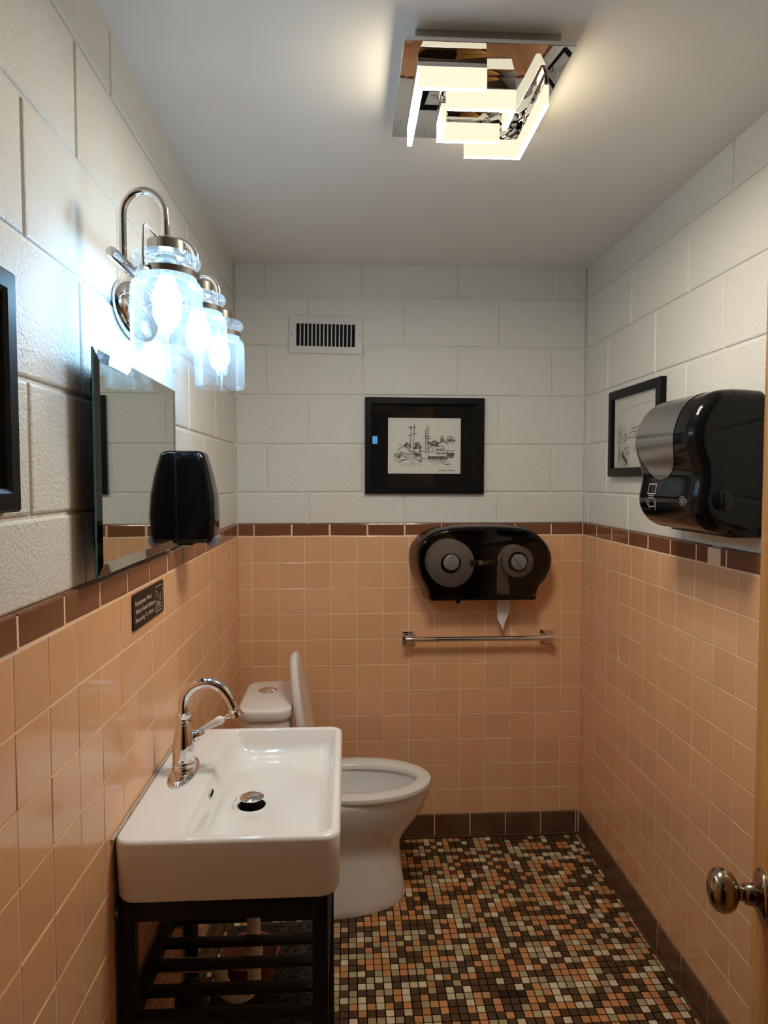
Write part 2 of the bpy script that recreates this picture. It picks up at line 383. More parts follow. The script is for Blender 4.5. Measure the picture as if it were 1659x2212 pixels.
mb = MB(); mb.box(HX0-0.1, HX1+0.1, HY-0.1, YF-0.12, 2.5, 2.56)
struct(obj('ceiling_hallway', mb, M['ceiling'], smooth=0))
mb = MB(); mb.box(wx0, wx1, HY-0.06, HY-0.05, wz0, wz1)
win = struct(obj('blue_pane_1', mb, M['blue_pane'], smooth=0))  # stands in for an unseen small blue light, sized to its reflection
mb = MB(); mb.box(wx0-0.02, wx0, HY, HY+0.02, wz0-0.02, wz1+0.02); mb.box(wx1, wx1+0.02, HY, HY+0.02, wz0-0.02, wz1+0.02)
mb.box(wx0, wx1, HY, HY+0.02, wz0-0.02, wz0); mb.box(wx0, wx1, HY, HY+0.02, wz1, wz1+0.02)
obj('blue_pane_frame', mb, M['hallwood'], win)
hl = bpy.data.lights.new('hallway_fill', 'AREA'); hl.shape = 'RECTANGLE'; hl.size = 0.6; hl.size_y = 0.6; hl.energy = HALL_W; hl.color = (1.0, 0.72, 0.45)  # added fill light, unseen, brightens the view through the doorway
hlo = bpy.data.objects.new('hallway_fill', hl); C.objects.link(hlo); hlo.location = (0.5, -3.9, 2.47)

# ------------------------------------------------------------------ ceiling light
PX0, PX1, PY0, PY1, PZ = 0.5605, 0.8935, -1.480, -1.113, 2.355
t = thing('ceiling_light', 'square chrome ceiling light of glowing angular bars on a mirrored plate', 'ceiling light', (0.727, -1.297, ZC))
mb = MB(); mb.box(0.584, 0.872, -1.452, -1.142, PZ+0.008, ZC)
obj('canopy', mb, M['nickel'], t)
mb = MB(); mb.box(PX0, PX1, PY0, PY1, PZ, PZ+0.009, 0.0012)
obj('mirror_plate', mb, M['platemirror'], t)
ZL = 2.290; ZM = 2.3305; TH = 0.0105
def lbar(segs, outer):
    a = MB(); d = MB()
    for (x0, x1, y0, y1), of in zip(segs, outer):
        a.box(x0, x1, y0, y1, ZM, PZ, 0.0006)
        vs = [(x, y, z) for x in (x0, x1) for y in (y0, y1) for z in (ZL, ZM)]
        for fi, f_ in enumerate([(0, 1, 3, 2), (4, 6, 7, 5), (0, 4, 5, 1), (2, 3, 7, 6)]): d.add(vs, [f_], 2 if fi in of else 0)
        e = 0.0015
        d.add([(x0, y0, ZL), (x1, y0, ZL), (x1, y1, ZL), (x0, y1, ZL)], [(3, 2, 1, 0)], 1)
    rail = obj('light_bar', a, M['platemirror'], t)
    obj('diffuser', d, [M['face'], M['edge'], M['outer']], rail, label='glowing warm white acrylic strip')
lbar([(0.590, 0.727, -1.4435, -1.433), (0.590, 0.6005, -1.433, -1.206)], [(0,), (0,)])
lbar([(0.657, 0.803, -1.3715, -1.361), (0.7925, 0.803, -1.361, -1.288)], [(), (1,)])
lbar([(0.655, 0.799, -1.2365, -1.226), (0.655, 0.6655, -1.312, -1.2365)], [(), (0,)])
lbar([(0.7305, 0.8665, -1.1640, -1.1535), (0.856, 0.8665, -1.392, -1.164)], [(3,), (1,)])

# ------------------------------------------------------------------ vanity light
t = thing('vanity_light', 'chrome three-jar vanity light glowing blue-white above the mirror', 'wall light', (0.0, -1.318, 1.905))
mb = MB(); mb.lathe([(0.0, 0.024), (0.045, 0.022), (0.056, 0.015), (0.060, 0.004), (0.060, -0.006)], (0, -1.318, 1.875), (1, 0, 0), 48, False, True, sx=1.0, sy=2.1)
obj('back_plate', mb, M['chrome'], t)
mb = MB(); mb.tube([(0.052, -1.622, 1.905), (0.052, -1.614, 1.905), (0.052, -1.022, 1.905), (0.052, -1.014, 1.905)], [0.008, 0.0098, 0.0098, 0.008], 24)
mb.tube([(0.015, -1.318, 1.892), (0.052, -1.318, 1.905)], 0.009, 16)
obj('cross_bar', mb, M['chrome'], t)
JX = 0.130
def jar(y):
    a = MB()
    path = [(0.055, y, 1.905), (0.055, y, 1.985)]
    for k in range(1, 13):
        an = PI-PI*k/13; path.append((0.0925+0.0375*math.cos(an), y, 1.985+0.043*math.sin(an)))
    path += [(JX, y, 1.975), (JX, y, 1.938)]
    a.tube(path, 0.0068, 18)
    a.lathe([(0.0095, 0.0), (0.0095, 0.010), (0.007, 0.012)], (JX, y, 1.938), seg=24)
    arm = obj('gooseneck_arm', a, M['chrome'], t)
    cp = MB(); cp.lathe([(0.0, 0.024), (0.030, 0.0235), (0.033, 0.021), (0.034, 0.0), (0.030, -0.003), (0.018, -0.004), (0.018, -0.040), (0.0, -0.041)], (JX, y, 1.917), seg=40)
    obj('socket_cap', cp, M['nickel'], t)
    g = MB()
    out = [(0.030, 1.9165), (0.052, 1.9155), (0.0575, 1.912), (0.0600, 1.906), (0.0590, 1.899), (0.054, 1.893), (0.0500, 1.890), (0.0495, 1.874), (0.052, 1.8715), (0.057, 1.868), (0.0610, 1.860), (0.0622, 1.850), (0.0625, 1.80), (0.0622, 1.753), (0.0615, 1.750)]
    inn = [(0.0602, 1.750), (0.0600, 1.753), (0.0602, 1.80), (0.0598, 1.850), (0.0585, 1.859), (0.055, 1.865), (0.048, 1.869), (0.0475, 1.890), (0.030, 1.9135)]
    g.lathe(out+inn, (JX, y, 0), seg=64)
    shade = obj('glass_jar', g, M['jar'], t, smooth=60)
    b = MB(); b.lathe([(0.0515, 1.8885), (0.0525, 1.888), (0.0525, 1.877), (0.0515, 1.8765), (0.0505, 1.877), (0.0505, 1.888), (0.0515, 1.8885)], (JX, y, 0), seg=48)
    obj('neck_band', b, M['nickel'], t)
    w = MB(); ang = math.radians(-112); cx, cy = math.cos(ang), math.sin(ang)
    q = lambda r, z: (JX+cx*r, y+cy*r, z)
    w.tube([q(0.0625, 1.881), q(0.0630, 1.90), q(0.0600, 1.948), q(0.057, 1.951), q(0.030, 1.943), q(0.010, 1.9395)], 0.0021, 10)
    w.lathe([(0.0, 0.012), (0.006, 0.012), (0.006, 0.0), (0.0, 0.0)], q(0.051, 1.882), (cx, cy, 0), 12)
    ang = math.radians(68); cx, cy = math.cos(ang), math.sin(ang)
    w.tube([q(0.0625, 1.881), q(0.0630, 1.90), q(0.0600, 1.948), q(0.057, 1.951), q(0.030, 1.943), q(0.010, 1.9395)], 0.0021, 10)
    obj('wire_bail', w, M['nickel'], t)
    bu = MB(); bu.lathe([(0.0, -0.066), (0.010, -0.0645), (0.019, -0.058), (0.0245, -0.047), (0.026, -0.038), (0.0235, -0.027), (0.017, -0.014), (0.0135, -0.004), (0.0135, 0.0)], (JX, y, 1.877), seg=24)
    obj('bulb', bu, M['bulb'], t, label='glowing blue-white bulb')
for y in (-1.568, -1.318, -1.070): jar(y)

# ------------------------------------------------------------------ mirror
MY0, MY1, MZ0, MZ1 = -1.645, -1.072, 1.354, 1.741
t = thing('wall_mirror', 'frameless mirror with slanted glass edges on the left wall under the jar lights', 'mirror', (0.031, MY0, (MZ0+MZ1)/2), (0, 0, math.radians(0.86)))
hw = MY1-MY0; hz = (MZ1-MZ0)/2; bv = 0.020
R4 = lambda x, e: [(x, e, -hz+e), (x, hw-e, -hz+e), (x, hw-e, hz-e), (x, e, hz-e)]
rings = [R4(-0.0062, 0.0), R4(-0.0028, 0.0), R4(0.0, bv)]
mb = MB(); mb.loft([rings[0], rings[1], rings[2]], True, True)
obj('bevelled_glass', mb, M['mirrorglass'], t, smooth=0, local=True)
mb = MB(); mb.add(R4(-0.0064, 0.0006), [(0, 1, 2, 3)]); mb.add(R4(-0.0072, 0.0006), [(3, 2, 1, 0)], 1)
obj('silvering', mb, [M['mirror'], M['blackmatte']], t, smooth=0, local=True, fix=False)
mb = MB(); e_ = 0.0004; o1 = [(-0.0062, -e_, -hz-e_), (-0.0062, hw+e_, -hz-e_), (-0.0062, hw+e_, hz+e_), (-0.0062, -e_, hz+e_)]
o2 = [(x+0.0034, y, z) for x, y, z in o1]; i1 = R4(-0.0062, -0.0001); i2 = R4(-0.0028, -0.0001)
mb.loft([i1, o1, o2, i2], False, False)
obj('glass_edge', mb, M['mirroredge'], t, smooth=0, local=True, label='dark green glass edge')
for yy in (0.10, hw-0.10):
    for zz in (-hz+0.05, hz-0.05):
        mb = MB(); mb.box(-0.0385, -0.0075, yy-0.012, yy+0.012, zz-0.012, zz+0.012)
        obj('standoff', mb, M['blackmatte'], t, smooth=0, local=True)

# ------------------------------------------------------------------ pictures
def strokes(mb, lines, w, plane, mi=0):
    for ln in lines:
        ww = w
        for (a, b), (c, d) in zip(ln[:-1], ln[1:]):
            dx, dy = c-a, d-b; l = math.hypot(dx, dy) or 1e-9; nx_, ny_ = -dy/l*ww/2, dx/l*ww/2; ex, ey = dx/l*ww*0.4, dy/l*ww*0.4
            q = [(a-ex+nx_, b-ey+ny_), (a-ex-nx_, b-ey-ny_), (c+ex-nx_, d+ey-ny_), (c+ex+nx_, d+ey+ny_)]
            mb.add([plane(*p) for p in q], [(0, 1, 2, 3)], mi)
def harbour():
    """harbour sketch in a 1000 x 772 unit box, y down"""
    rnd = random.Random(3); fine = []; bold = []; wash = []
    s = lambda pts: [((x-160)/1.385, (y-205)/1.385) for x, y in pts]
    bold += [s([(575, 860), (585, 620), (605, 370)]), s([(635, 850), (650, 600), (665, 340)]), s([(540, 545), (620, 530)]), s([(620, 515), (700, 492)]),
             s([(545, 385), (580, 385), (600, 365), (605, 385), (580, 392)]), s([(640, 355), (662, 338), (665, 355)]), s([(640, 390), (685, 390)]), s([(585, 400), (620, 405)])]
    bold += [s([(872, 860), (874, 430)]), s([(900, 865), (902, 350)]), s([(922, 870), (926, 370)]), s([(840, 553), (965, 557)]), s([(875, 600), (970, 603)])]
    bold += [s([(350, 805), (455, 750), (560, 800), (560, 850)]), s([(355, 810), (350, 880)])]
    bold += [s([(400, 855), (430, 920), (470, 955), (540, 972), (640, 972), (730, 950), (770, 910)]), s([(400, 855), (480, 885), (600, 905), (700, 895), (745, 860), (775, 820)]), s([(735, 750), (775, 830), (790, 970)])]
    bold += [s([(785, 835), (850, 850), (920, 890)]), s([(785, 840), (790, 930), (800, 975), (925, 985), (920, 890)]), s([(580, 850), (690, 850)]), s([(590, 870), (680, 880)])]
    bold += [s([(930, 780), (965, 745), (1035, 825)]), s([(940, 780), (940, 850), (1035, 850)]), s([(1080, 745), (1215, 745), (1230, 795), (1075, 800)]), s([(1080, 800), (1080, 900)]), s([(1230, 830), (1430, 822)]),
             s([(1290, 830), (1290, 930)]), s([(1120, 690), (1160, 680), (1230, 650), (1310, 705)]), s([(1160, 665), (1165, 580), (1190, 540), (1220, 580), (1220, 660)])]
    for x in range(1100, 1220, 28): bold += [s([(x, 810), (x, 826)]), s([(x+8, 810), (x+8, 826)])]
    for x in range(1110, 1280, 32): bold += [s([(x, 865), (x, 895)]), s([(x+9, 865), (x+9, 895)])]
    for x in range(1160, 1225, 6): fine += [s([(x, 585+rnd.random()*20), (x+rnd.uniform(-3, 3), 655)])]
    for k in range(9):
        x = 285+k*15; bold += [s([(x, 890+rnd.uniform(-10, 10)), (x+rnd.uniform(-18, 18), 975)])]
    for x in range(930, 1290, 16):
        bold += [s([(x, 940+rnd.uniform(-8, 8)), (x+rnd.uniform(-7, 7), 990)])]; fine += [s([(x, 995), (x+rnd.uniform(-8, 8), 1035)])]
    bold += [s([(925, 945), (1290, 945)]), s([(925, 988), (1290, 992)]), s([(930, 965), (1290, 968)])]
    for x in range(1300, 1420, 14): bold += [s([(x, 915), (x+rnd.uniform(-6, 6), 965)]), s([(x, 880), (x+12, 905)])]
    bold += [s([(1290, 915), (1430, 912)])]
    for k in range(40):
        x = rnd.uniform(1310, 1410); y = rnd.uniform(860, 910); fine += [s([(x, y), (x+rnd.uniform(-14, 14), y+rnd.uniform(-8, 8))])]
    def tree(cx, cy, rx, ry, n):
        for k in range(n):
            a = rnd.uniform(0, 2*PI); q = math.sqrt(rnd.random()); x, y = cx+rx*q*math.cos(a), cy-ry*abs(q*math.sin(a))+ry*0.3
            c = [(x, y)]
            for m in range(4): x += rnd.uniform(-16, 16); y += rnd.uniform(-14, 14); c.append((x, y))
            fine.append(s(c))
    tree(530, 740, 70, 90, 46); tree(720, 760, 85, 120, 80); tree(1050, 710, 90, 95, 80); tree(1340, 640, 100, 130, 60); tree(960, 690, 50, 60, 26)
    for k in range(60):
        x = rnd.uniform(230, 1350); y = rnd.uniform(1000, 1140); l = rnd.uniform(20, 70); fine.append(s([(x, y), (x+l*0.5, y+rnd.uniform(-4, 4)), (x+l, y+rnd.uniform(-5, 5))]))
    for k in range(14): fine.append(s([(rnd.uniform(350, 480), rnd.uniform(690, 750)), (rnd.uniform(350, 480), rnd.uniform(690, 750))]) if k < 3 else s([(650+k*14, 985), (740+k*4, 1030+k*2)]))
    for k in range(14): fine.append(s([(410+k*24, 870+k*2), (430+k*22, 955)]))
    for k in range(10): fine.append(s([(350+k*8, 1075-k*8), (420+k*14, 1015-k*2)]))
    for k in range(8): fine.append(s([(1150+k*8, 1070-k), (1200+k*8, 1060+k)])); fine.append(s([(1240+k*8, 1092), (1320, 1105)]))
    for k in range(30): fine.append(s([(700+rnd.uniform(-60, 70), 860+rnd.uniform(0, 90)), (740+rnd.uniform(-60, 60), 900+rnd.uniform(0, 60))]))
    x = 1130
    while x < 1435:                                  # the illegible pencilled caption
        if not 1285 < x < 1305: fine.append(s([(x, 1208+rnd.uniform(-6, 2)), (x+4, 1214+rnd.uniform(-4, 4))]))
        x += 7
    wash += [s([(410, 870), (500, 930), (720, 930)])]
    return fine, bold
def schooner():
    """moored fishing boat sketch for the right-hand picture, same unit box"""
    rnd = random.Random(11); fine = []; bold = []
    for k in range(90):
        x = rnd.uniform(60, 200); y = rnd.uniform(300, 440); fine.append([(x, y), (x+rnd.uniform(-20, 20), y+rnd.uniform(-20, 20))])
    bold += [[(265, 300), (268, 520)], [(225, 420), (330, 410)], [(70, 470), (330, 440), (560, 470)], [(60, 500), (330, 470)], [(90, 515), (80, 760)], [(130, 515), (120, 700)], [(230, 500), (225, 620)], [(330, 560), (380, 560)], [(320, 540), (310, 640), (380, 620), (390, 580)]]
    for k in range(70):
        x = rnd.uniform(90, 350); y = rnd.uniform(560, 790); fine.append([(x, y), (x+rnd.uniform(-40, 40), y+rnd.uniform(-30, 30))])
    for k in range(26): bold.append([(rnd.uniform(90, 330), rnd.uniform(540, 780)) for _ in range(2)] if k < 6 else [(120+k*8, 560+k*6), (160+k*7, 640+k*5)])
    for k in range(60):
        x = rnd.uniform(360, 900); y = rnd.uniform(340, 470); fine.append([(x, y), (x+rnd.uniform(-24, 24), y+rnd.uniform(-14, 14))])
    bold += [[(400, 400), (480, 385), (520, 400), (640, 380)], [(480, 460), (520, 430), (600, 440), (680, 400)], [(430, 360), (700, 330)], [(470, 560), (520, 545), (560, 590), (500, 600), (470, 560)]]
    for k in range(40):
        x = rnd.uniform(680, 860); y = rnd.uniform(280, 420); fine.append([(x, y), (x+rnd.uniform(-22, 22), y+rnd.uniform(-24, 24))])
    fine += [[(120, 130), (880, 95)], [(480, 230), (520, 215)], [(540, 240), (600, 225)]]
    return fine, bold
def picture(name, label, width, height, rail, opening, art_fn, matcol, loc, rot, paper=True, seedtop=True):
    """local frame: x right, z up, y = 0 at the wall, -y toward the room"""
    t = thing(name, label, 'picture', loc, rot)
    D = 0.024; ow, oh = width/2, height/2; iw, ih = ow-rail, oh-rail
    mb = MB()
    def ring(w_, h_, y): return [(-w_, y, -h_), (w_, y, -h_), (w_, y, h_), (-w_, y, h_)]
    L = [ring(ow, oh, 0), ring(ow, oh, -D+0.004), ring(ow-0.004, oh-0.004, -D), ring(iw+0.006, ih+0.006, -D), ring(iw, ih, -D+0.004), ring(iw, ih, 0)]
    mb.loft(L, False, False)
    obj('frame', mb, M['frame'], t, smooth=0, local=True)
    mb = MB(); mb.box(-iw, iw, -0.010, -0.004, -ih, ih)
    ox0, ox1, oz0, oz1 = opening
    mt = obj('mat_board', mb, M[matcol], t, smooth=0, local=True)
    mb = MB(); mb.box(ox0, ox1, -0.0108, -0.0095, oz0, oz1)
    ar = obj('drawing', mb, M['paper' if matcol == 'blackmat' else 'whitemat'], t, smooth=0, local=True, label='black ink harbour sketch on cream paper')
    fine, bold = art_fn(); mb = MB(); sx = (ox1-ox0)/1000; sz = (oz1-oz0)/772
    pl = lambda a, b: (ox0+a*sx, -0.0112, oz1-b*sz)
    strokes(mb, fine, 3.4, pl, 0); strokes(mb, bold, 6.4, pl, 1)
    # stroke widths are in drawing units
    obj('ink_lines', mb, [M['inklight'], M['ink']], ar, smooth=0, local=True, fix=False)
    mb = MB(); mb.add([(-iw, -0.0160, -ih), (iw, -0.0160, -ih), (iw, -0.0160, ih), (-iw, -0.0160, ih)], [(0, 1, 2, 3)])
    obj('glass', mb, M['picglass'], t, smooth=0, local=True, fix=False)
    mb = MB(); mb.lathe([(0.0, 0.0012), (0.0035, 0.001), (0.004, 0.0)], (0, -D, oh-rail*0.5), (0, -1, 0), 16)
    obj('hook_cap', mb, M['blackmatte'], t, local=True)
    return t
picture('framed_picture', 'black framed harbour drawing with a wide black mat on the back wall', 0.494, 0.395, 0.030, (-0.1525, 0.1495, -0.115, 0.1145), harbour, 'blackmat', (0.7705, BO, 1.659), (0, math.radians(0.25), 0))
picture('framed_picture', 'black framed drawing with a cream mat behind the paper towel dispenser', 0.416, 0.313, 0.031, (-0.165, 0.165, -0.12, 0.12), schooner, 'whitemat', (W+BO, -0.506, 1.687), (0, 0, -PI/2))
picture('framed_picture', 'black framed picture with a cream mat cut off at the left edge of the photo', 0.416, 0.313, 0.031, (-0.14, 0.14, -0.105, 0.105), schooner, 'whitemat', (-BO, -2.085, 1.634), (0, 0, PI/2))

# ------------------------------------------------------------------ vent
t = thing('air_vent', 'white metal air vent grille with dark vertical slots on the back wall', 'vent', (0.364, BO, 2.11), (0, math.radians(0.9), 0))
x0, x1, z0, z1 = -0.152, 0.152, -0.077, 0.077; sx0, sx1, sz0, sz1 = -0.1195, 0.1195, -0.047, 0.044
mb = MB()
def fr(y, e): return [(x0+e, y, z0+e), (x1-e, y, z0+e), (x1-e, y, z1-e), (x0+e, y, z1-e)]
inner = lambda y: [(sx0, y, sz0), (sx1, y, sz0), (sx1, y, sz1), (sx0, y, sz1)]
mb.loft([fr(0, 0), fr(-0.004, 0), fr(-0.007, 0.003), inner(-0.007), inner(0.0)], False, False)
obj('face_plate', mb, M['vent'], t, smooth=0, local=True)
mb = MB(); mb.add(inner(-0.0004), [(0, 1, 2, 3)]); obj('duct_opening', mb, M['void'], t, smooth=0, local=True)
for k in range(14):
    xc = sx0+(k+1)*(sx1-sx0)/15; mb = MB(); mb.box(xc-0.0024, xc+0.0024, -0.0068, -0.001, sz0, sz1, 0.0008)
    obj('fin', mb, M['vent'], t, local=True)
for sx in (-0.139, 0.139):
    mb = MB(); mb.lathe([(0.0, 0.0016), (0.0022, 0.001), (0.0026, 0.0)], (sx, -0.0066, 0), (0, -1, 0), 12); obj('screw', mb, M['blackmatte'], t, local=True)

# ------------------------------------------------------------------ twin toilet paper dispenser
def roundpoly(pts, n=6): return [(p.x, p.y) for p in spline([Vector((a, b, 0)) for a, b in pts]+[Vector((*pts[0], 0))], n)[:-1]]
TX, TZ = 0.9965, 1.178
t = thing('toilet_paper_dispenser', 'smoky black twin-roll toilet paper dispenser on the back wall', 'dispenser', (TX, 0, TZ))
def Pz(px, py):   # photo crop coordinates of the front outline turned into metres on the front plane
    return ((px-830)*0.000417, (520-py)*0.000417)
OUT = [(180, 480), (190, 385), (240, 290), (345, 210), (540, 166), (800, 156), (1010, 158), (1200, 175), (1330, 222), (1425, 310), (1475, 400), (1487, 485), (1468, 580), (1425, 665), (1368, 735), (1347, 790)]
half = [Pz(*p) for p in OUT]
curve = [(p.x, p.y) for p in spline([Vector((a, b, 0)) for a, b in half], 5)]
bottom = [Pz(1342, 862), Pz(312, 868), Pz(300, 810), Pz(262, 735), Pz(213, 650), Pz(186, 560)]
outline = curve+[bottom[0], bottom[1]]+[(p.x, p.y) for p in spline([Vector((a, b, 0)) for a, b in bottom[2:]], 4)]
def inset(poly, d):
    n = len(poly); out = []
    for i in range(n):
        a, b, c = Vector(poly[i-1]), Vector(poly[i]), Vector(poly[(i+1) % n])
        e1 = (b-a); e2 = (c-b)
        n1 = Vector((e1.y, -e1.x)).normalized() if e1.length > 1e-9 else Vector((0, 0)); n2 = Vector((e2.y, -e2.x)).normalized() if e2.length > 1e-9 else n1
        m = (n1+n2); m = m.normalized() if m.length > 1e-6 else n1
        out.append((b.x+m.x*d, b.y+m.y*d))
    return out
def area(p): return sum(p[i][0]*p[(i+1) % len(p)][1]-p[(i+1) % len(p)][0]*p[i][1] for i in range(len(p)))/2
if area(outline) > 0: outline.reverse()
YD = -0.128
mb = MB(); loops = []
flare = lambda y: 1+0.085*max(0.0, (y-YD)/(-YD))
lift = lambda b, y: b*(1+0.035*max(0.0, (y-YD)/(-YD))) if b > 0 else b
for ins, y in ((0.0, -0.006), (0.0, YD+0.012), (0.0028, YD+0.005), (0.008, YD+0.0012), (0.014, YD)):
    loops.append([(TX+a*flare(y), y, TZ+lift(b, y)) for a, b in inset(outline, ins)])
mb.loft(loops, False, True)
obj('smoked_cover', mb, M['smoke'], t, smooth=50, fix=True)
mb = MB(); mb.loft([[(TX+0.019+a*1.03, y, TZ+lift(b, y)) for a, b in inset(outline, ins)] for ins, y in ((0.006, -0.0125), (0.006, -0.001))], True, True)
obj('back_plate', mb, M['blackmatte'], t)
mb = MB(); mb.box(TX-0.21, TX+0.21, YD+0.004, -0.014, TZ-0.1435, TZ-0.131, 0.002)
mb.box(TX-0.108, TX-0.090, YD+0.03, YD+0.05, TZ-0.160, TZ-0.142, 0.003)
obj('base_tray', mb, M['blackmatte'], t)
for xx in (TX-0.133, TX+0.140):
    mb = MB(); mb.lathe([(0.034, 0.0), (0.034, 0.105), (0.031, 0.1055), (0.0, 0.1056)], (xx, -0.0125, TZ+0.010), (0, -1, 0), 36)
    hb = obj('spindle', mb, M['blackmatte'], t)
    mb = MB(); mb.lathe([(0.0315, 0.0), (0.0315, 0.012), (0.029, 0.014), (0.0, 0.0142)], (xx, -0.1185, TZ+0.011), (0, -1, 0), 36)
    a = 0.0 if xx < TX else math.radians(40)
    ca, sa = math.sin(a), math.cos(a)
    mb.add([(xx+u*sa*0.0045+v*ca*-0.029, -0.1320-h, TZ+0.011+u*ca*0.0045+v*sa*0.029) for h in (0.0, 0.0055) for u, v in ((-1, -1), (1, -1), (1, 1), (-1, 1))],
           [(4, 5, 6, 7), (0, 1, 5, 4), (1, 2, 6, 5), (2, 3, 7, 6), (3, 0, 4, 7)])
    obj('hub_cap', mb, M['greyplastic'], hb, label='grey round hub cap with a raised bar')
mb = MB(); mb.box(TX-0.057, TX+0.057, YD-0.0012, YD+0.002, TZ-0.002, TZ+0.020, 0.0008)
bd = obj('badge_strip', mb, M['blackmatte'], t)
mb = MB(); yb = YD-0.0016
pl = lambda a, b: (TX-0.0225+a, yb, TZ+0.0005+b)
strokes(mb, [[(0.002, 0.012), (0.006, 0.0165), (0.0105, 0.0145), (0.0115, 0.003)], [(0.0112, 0.0085), (0.004, 0.0095), (0.001, 0.005), (0.004, 0.0015), (0.0112, 0.0055)], [(0.0115, 0.010), (0.0135, 0.0035), (0.0155, 0.001)]], 0.0019, pl)
obj('emblem', mb, M['copperlogo'], bd, smooth=0, fix=False, label='small copper letter a emblem')
mb = MB(); rnd = random.Random(5)
for rw, (zz, x0_, x1_) in enumerate(((0.0105, 0.018, 0.047), (0.0060, 0.018, 0.038))):
    xx = x0_
    while xx < x1_: strokes(mb, [[(xx, zz), (xx+0.0016, zz+0.0016)], [(xx+0.0016, zz), (xx+0.0016, zz+0.002)]], 0.0005, pl); xx += 0.0026
obj('tiny_print', mb, M['darkgrey'], bd, smooth=0, fix=False)
def roll(x, r, label, sheet):
    t2 = thing('toilet_paper_roll', label, 'toilet paper', (x, -0.06, TZ+0.010))
    mb = MB(); n = 64; loops = []
    for rr, y in ((0.041, -0.030), (r-0.002, -0.030), (r, -0.032), (r, -0.114), (r-0.002, -0.116), (0.041, -0.116)):
        loops.append([(x+rr*math.cos(2*PI*k/n), y, TZ+0.010-(r-0.09 if r > 0.09 else 0)+rr*math.sin(2*PI*k/n)) for k in range(n)])
    loops.append(loops[0]); mb.loft(loops, False, False)
    obj('paper_coil', mb, M['tissue'], t2)
    if sheet:
        mb = MB(); rows = []
        L_, R_ = x-r-0.006, x-r+0.042
        prof = [(TZ+0.030, 0.0, 0.0, -0.055), (TZ-0.06, -0.004, -0.004, -0.055), (TZ-0.135, -0.002, 0.004, -0.055), (TZ-0.165, 0.0, 0.004, -0.054), (TZ-0.185, -0.001, 0.004, -0.055), (TZ-0.205, -0.001, 0.001, -0.056), (TZ-0.225, 0.0, -0.006, -0.055), (TZ-0.238, 0.004, -0.012, -0.054), (TZ-0.243, 0.006, -0.014, -0.054), (TZ-0.258, 0.015, -0.017, -0.054), (TZ-0.268, 0.019, -0.020, -0.056), (TZ-0.276, 0.020, -0.021, -0.057)]
        for z, a, b, y in prof:
            nn = 8; rows.append([(L_+a+(R_+b-L_-a)*k/nn, y+0.003*math.sin(k*1.1+z*60), z+(0.004*math.sin(k*2.1) if z < TZ-0.23 else 0)) for k in range(nn+1)])
        mb.loft(rows, False, False, closed=False)
        o = obj('loose_sheet', mb, M['tissue'], t2, smooth=60, fix=False, label='torn white end of tissue hanging down')
roll(TX-0.133, 0.0955, 'large white paper roll on the left inside the smoky dispenser', False)
roll(TX+0.140, 0.0635, 'smaller white paper roll on the right inside the smoky dispenser', True)

# ------------------------------------------------------------------ towel bar
t = thing('towel_bar', 'slim polished chrome towel bar with square mounts on the back wall', 'towel bar', (0.99, 0, 0.862))
for xc in (0.7045, 1.2875):
    mb = MB(); mb.box(xc-0.027, xc+0.027, -0.010, 0.001, 0.858-0.0285, 0.858+0.0285, 0.002); mb.box(xc-0.020, xc+0.020, -0.014, -0.009, 0.858-0.021, 0.858+0.021, 0.003)
    mt = obj('mount', mb, M['chrome'], t)
    mb = MB(); mb.box(xc-0.011, xc+0.011, -0.066, -0.013, 0.858-0.011, 0.858+0.013, 0.003); mb.tube([(xc-0.017, -0.055, 0.862), (xc+0.017, -0.055, 0.862)], 0.0135, 24)
    obj('post', mb, M['chrome'], mt)
mb = MB(); mb.tube([(0.7045, -0.055, 0.862), (1.2875, -0.055, 0.862)], 0.0102, 24); obj('rail', mb, M['chrome'], t)

# ------------------------------------------------------------------ paper towel dispenser on the right wall
t = thing('paper_towel_dispenser', 'black paper towel dispenser with a brushed silver panel on the right wall', 'dispenser', (W+BO, -1.06, 1.56))
prof = [(1.4466, 1.735), (1.405, 1.738), (1.365, 1.738), (1.335, 1.733), (1.305, 1.715), (1.282, 1.684), (1.268, 1.645), (1.266, 1.615), (1.273, 1.582), (1.283, 1.552), (1.287, 1.525), (1.283, 1.497), (1.279, 1.472), (1.282, 1.445), (1.296, 1.418), (1.320, 1.397), (1.352, 1.386), (1.405, 1.384), (1.4466, 1.386)]
front = [(p.x, p.y) for p in spline([Vector((a, b, 0)) for a, b in prof], 4)]
def off(poly, d):
    out = []
    for i, p in enumerate(poly):
        a = Vector(poly[max(i-1, 0)]); c = Vector(poly[min(i+1, len(poly)-1)]); tg = (c-a).normalized(); nrm = Vector((tg.y, -tg.x))
        out.append((min(p[0]+(-nrm.x)*-d*1.0 if False else p[0]-nrm.x*d, W+BO-0.004), p[1]-nrm.y*d))
    return out
# left-hand normal points out of the body for this winding; test and flip
tst = off(front, 0.01); SGN = 1 if tst[len(front)//2][0] > front[len(front)//2][0] else -1
Y0, Y1, R_ = -1.232, -0.890, 0.036
st = []
for k in range(9):
    a = PI/2*k/8; st.append((Y0+R_*(1-math.sin(a)), R_*(1-math.cos(a))))
st = list(reversed(st)); st2 = [(Y0+Y1-y, d) for y, d in reversed(st)]
mb = MB(); loops = []
for y, d in st+st2:
    loops.append([(x, y, z) for x, z in off(front, SGN*d)])
mb.loft(loops, False, False, closed=False)
n = len(front); o_ = 0
mb.f.append(tuple(range(n))); mb.m.append(0); mb.f.append(tuple(reversed(range(len(mb.v)-n, len(mb.v))))); mb.m.append(0)
obj('body', mb, M['blackplastic'], t, smooth=50)
mb = MB(); mb.box(1.375, W+BO, -1.222, -0.915, 1.378, 1.400, 0.003)
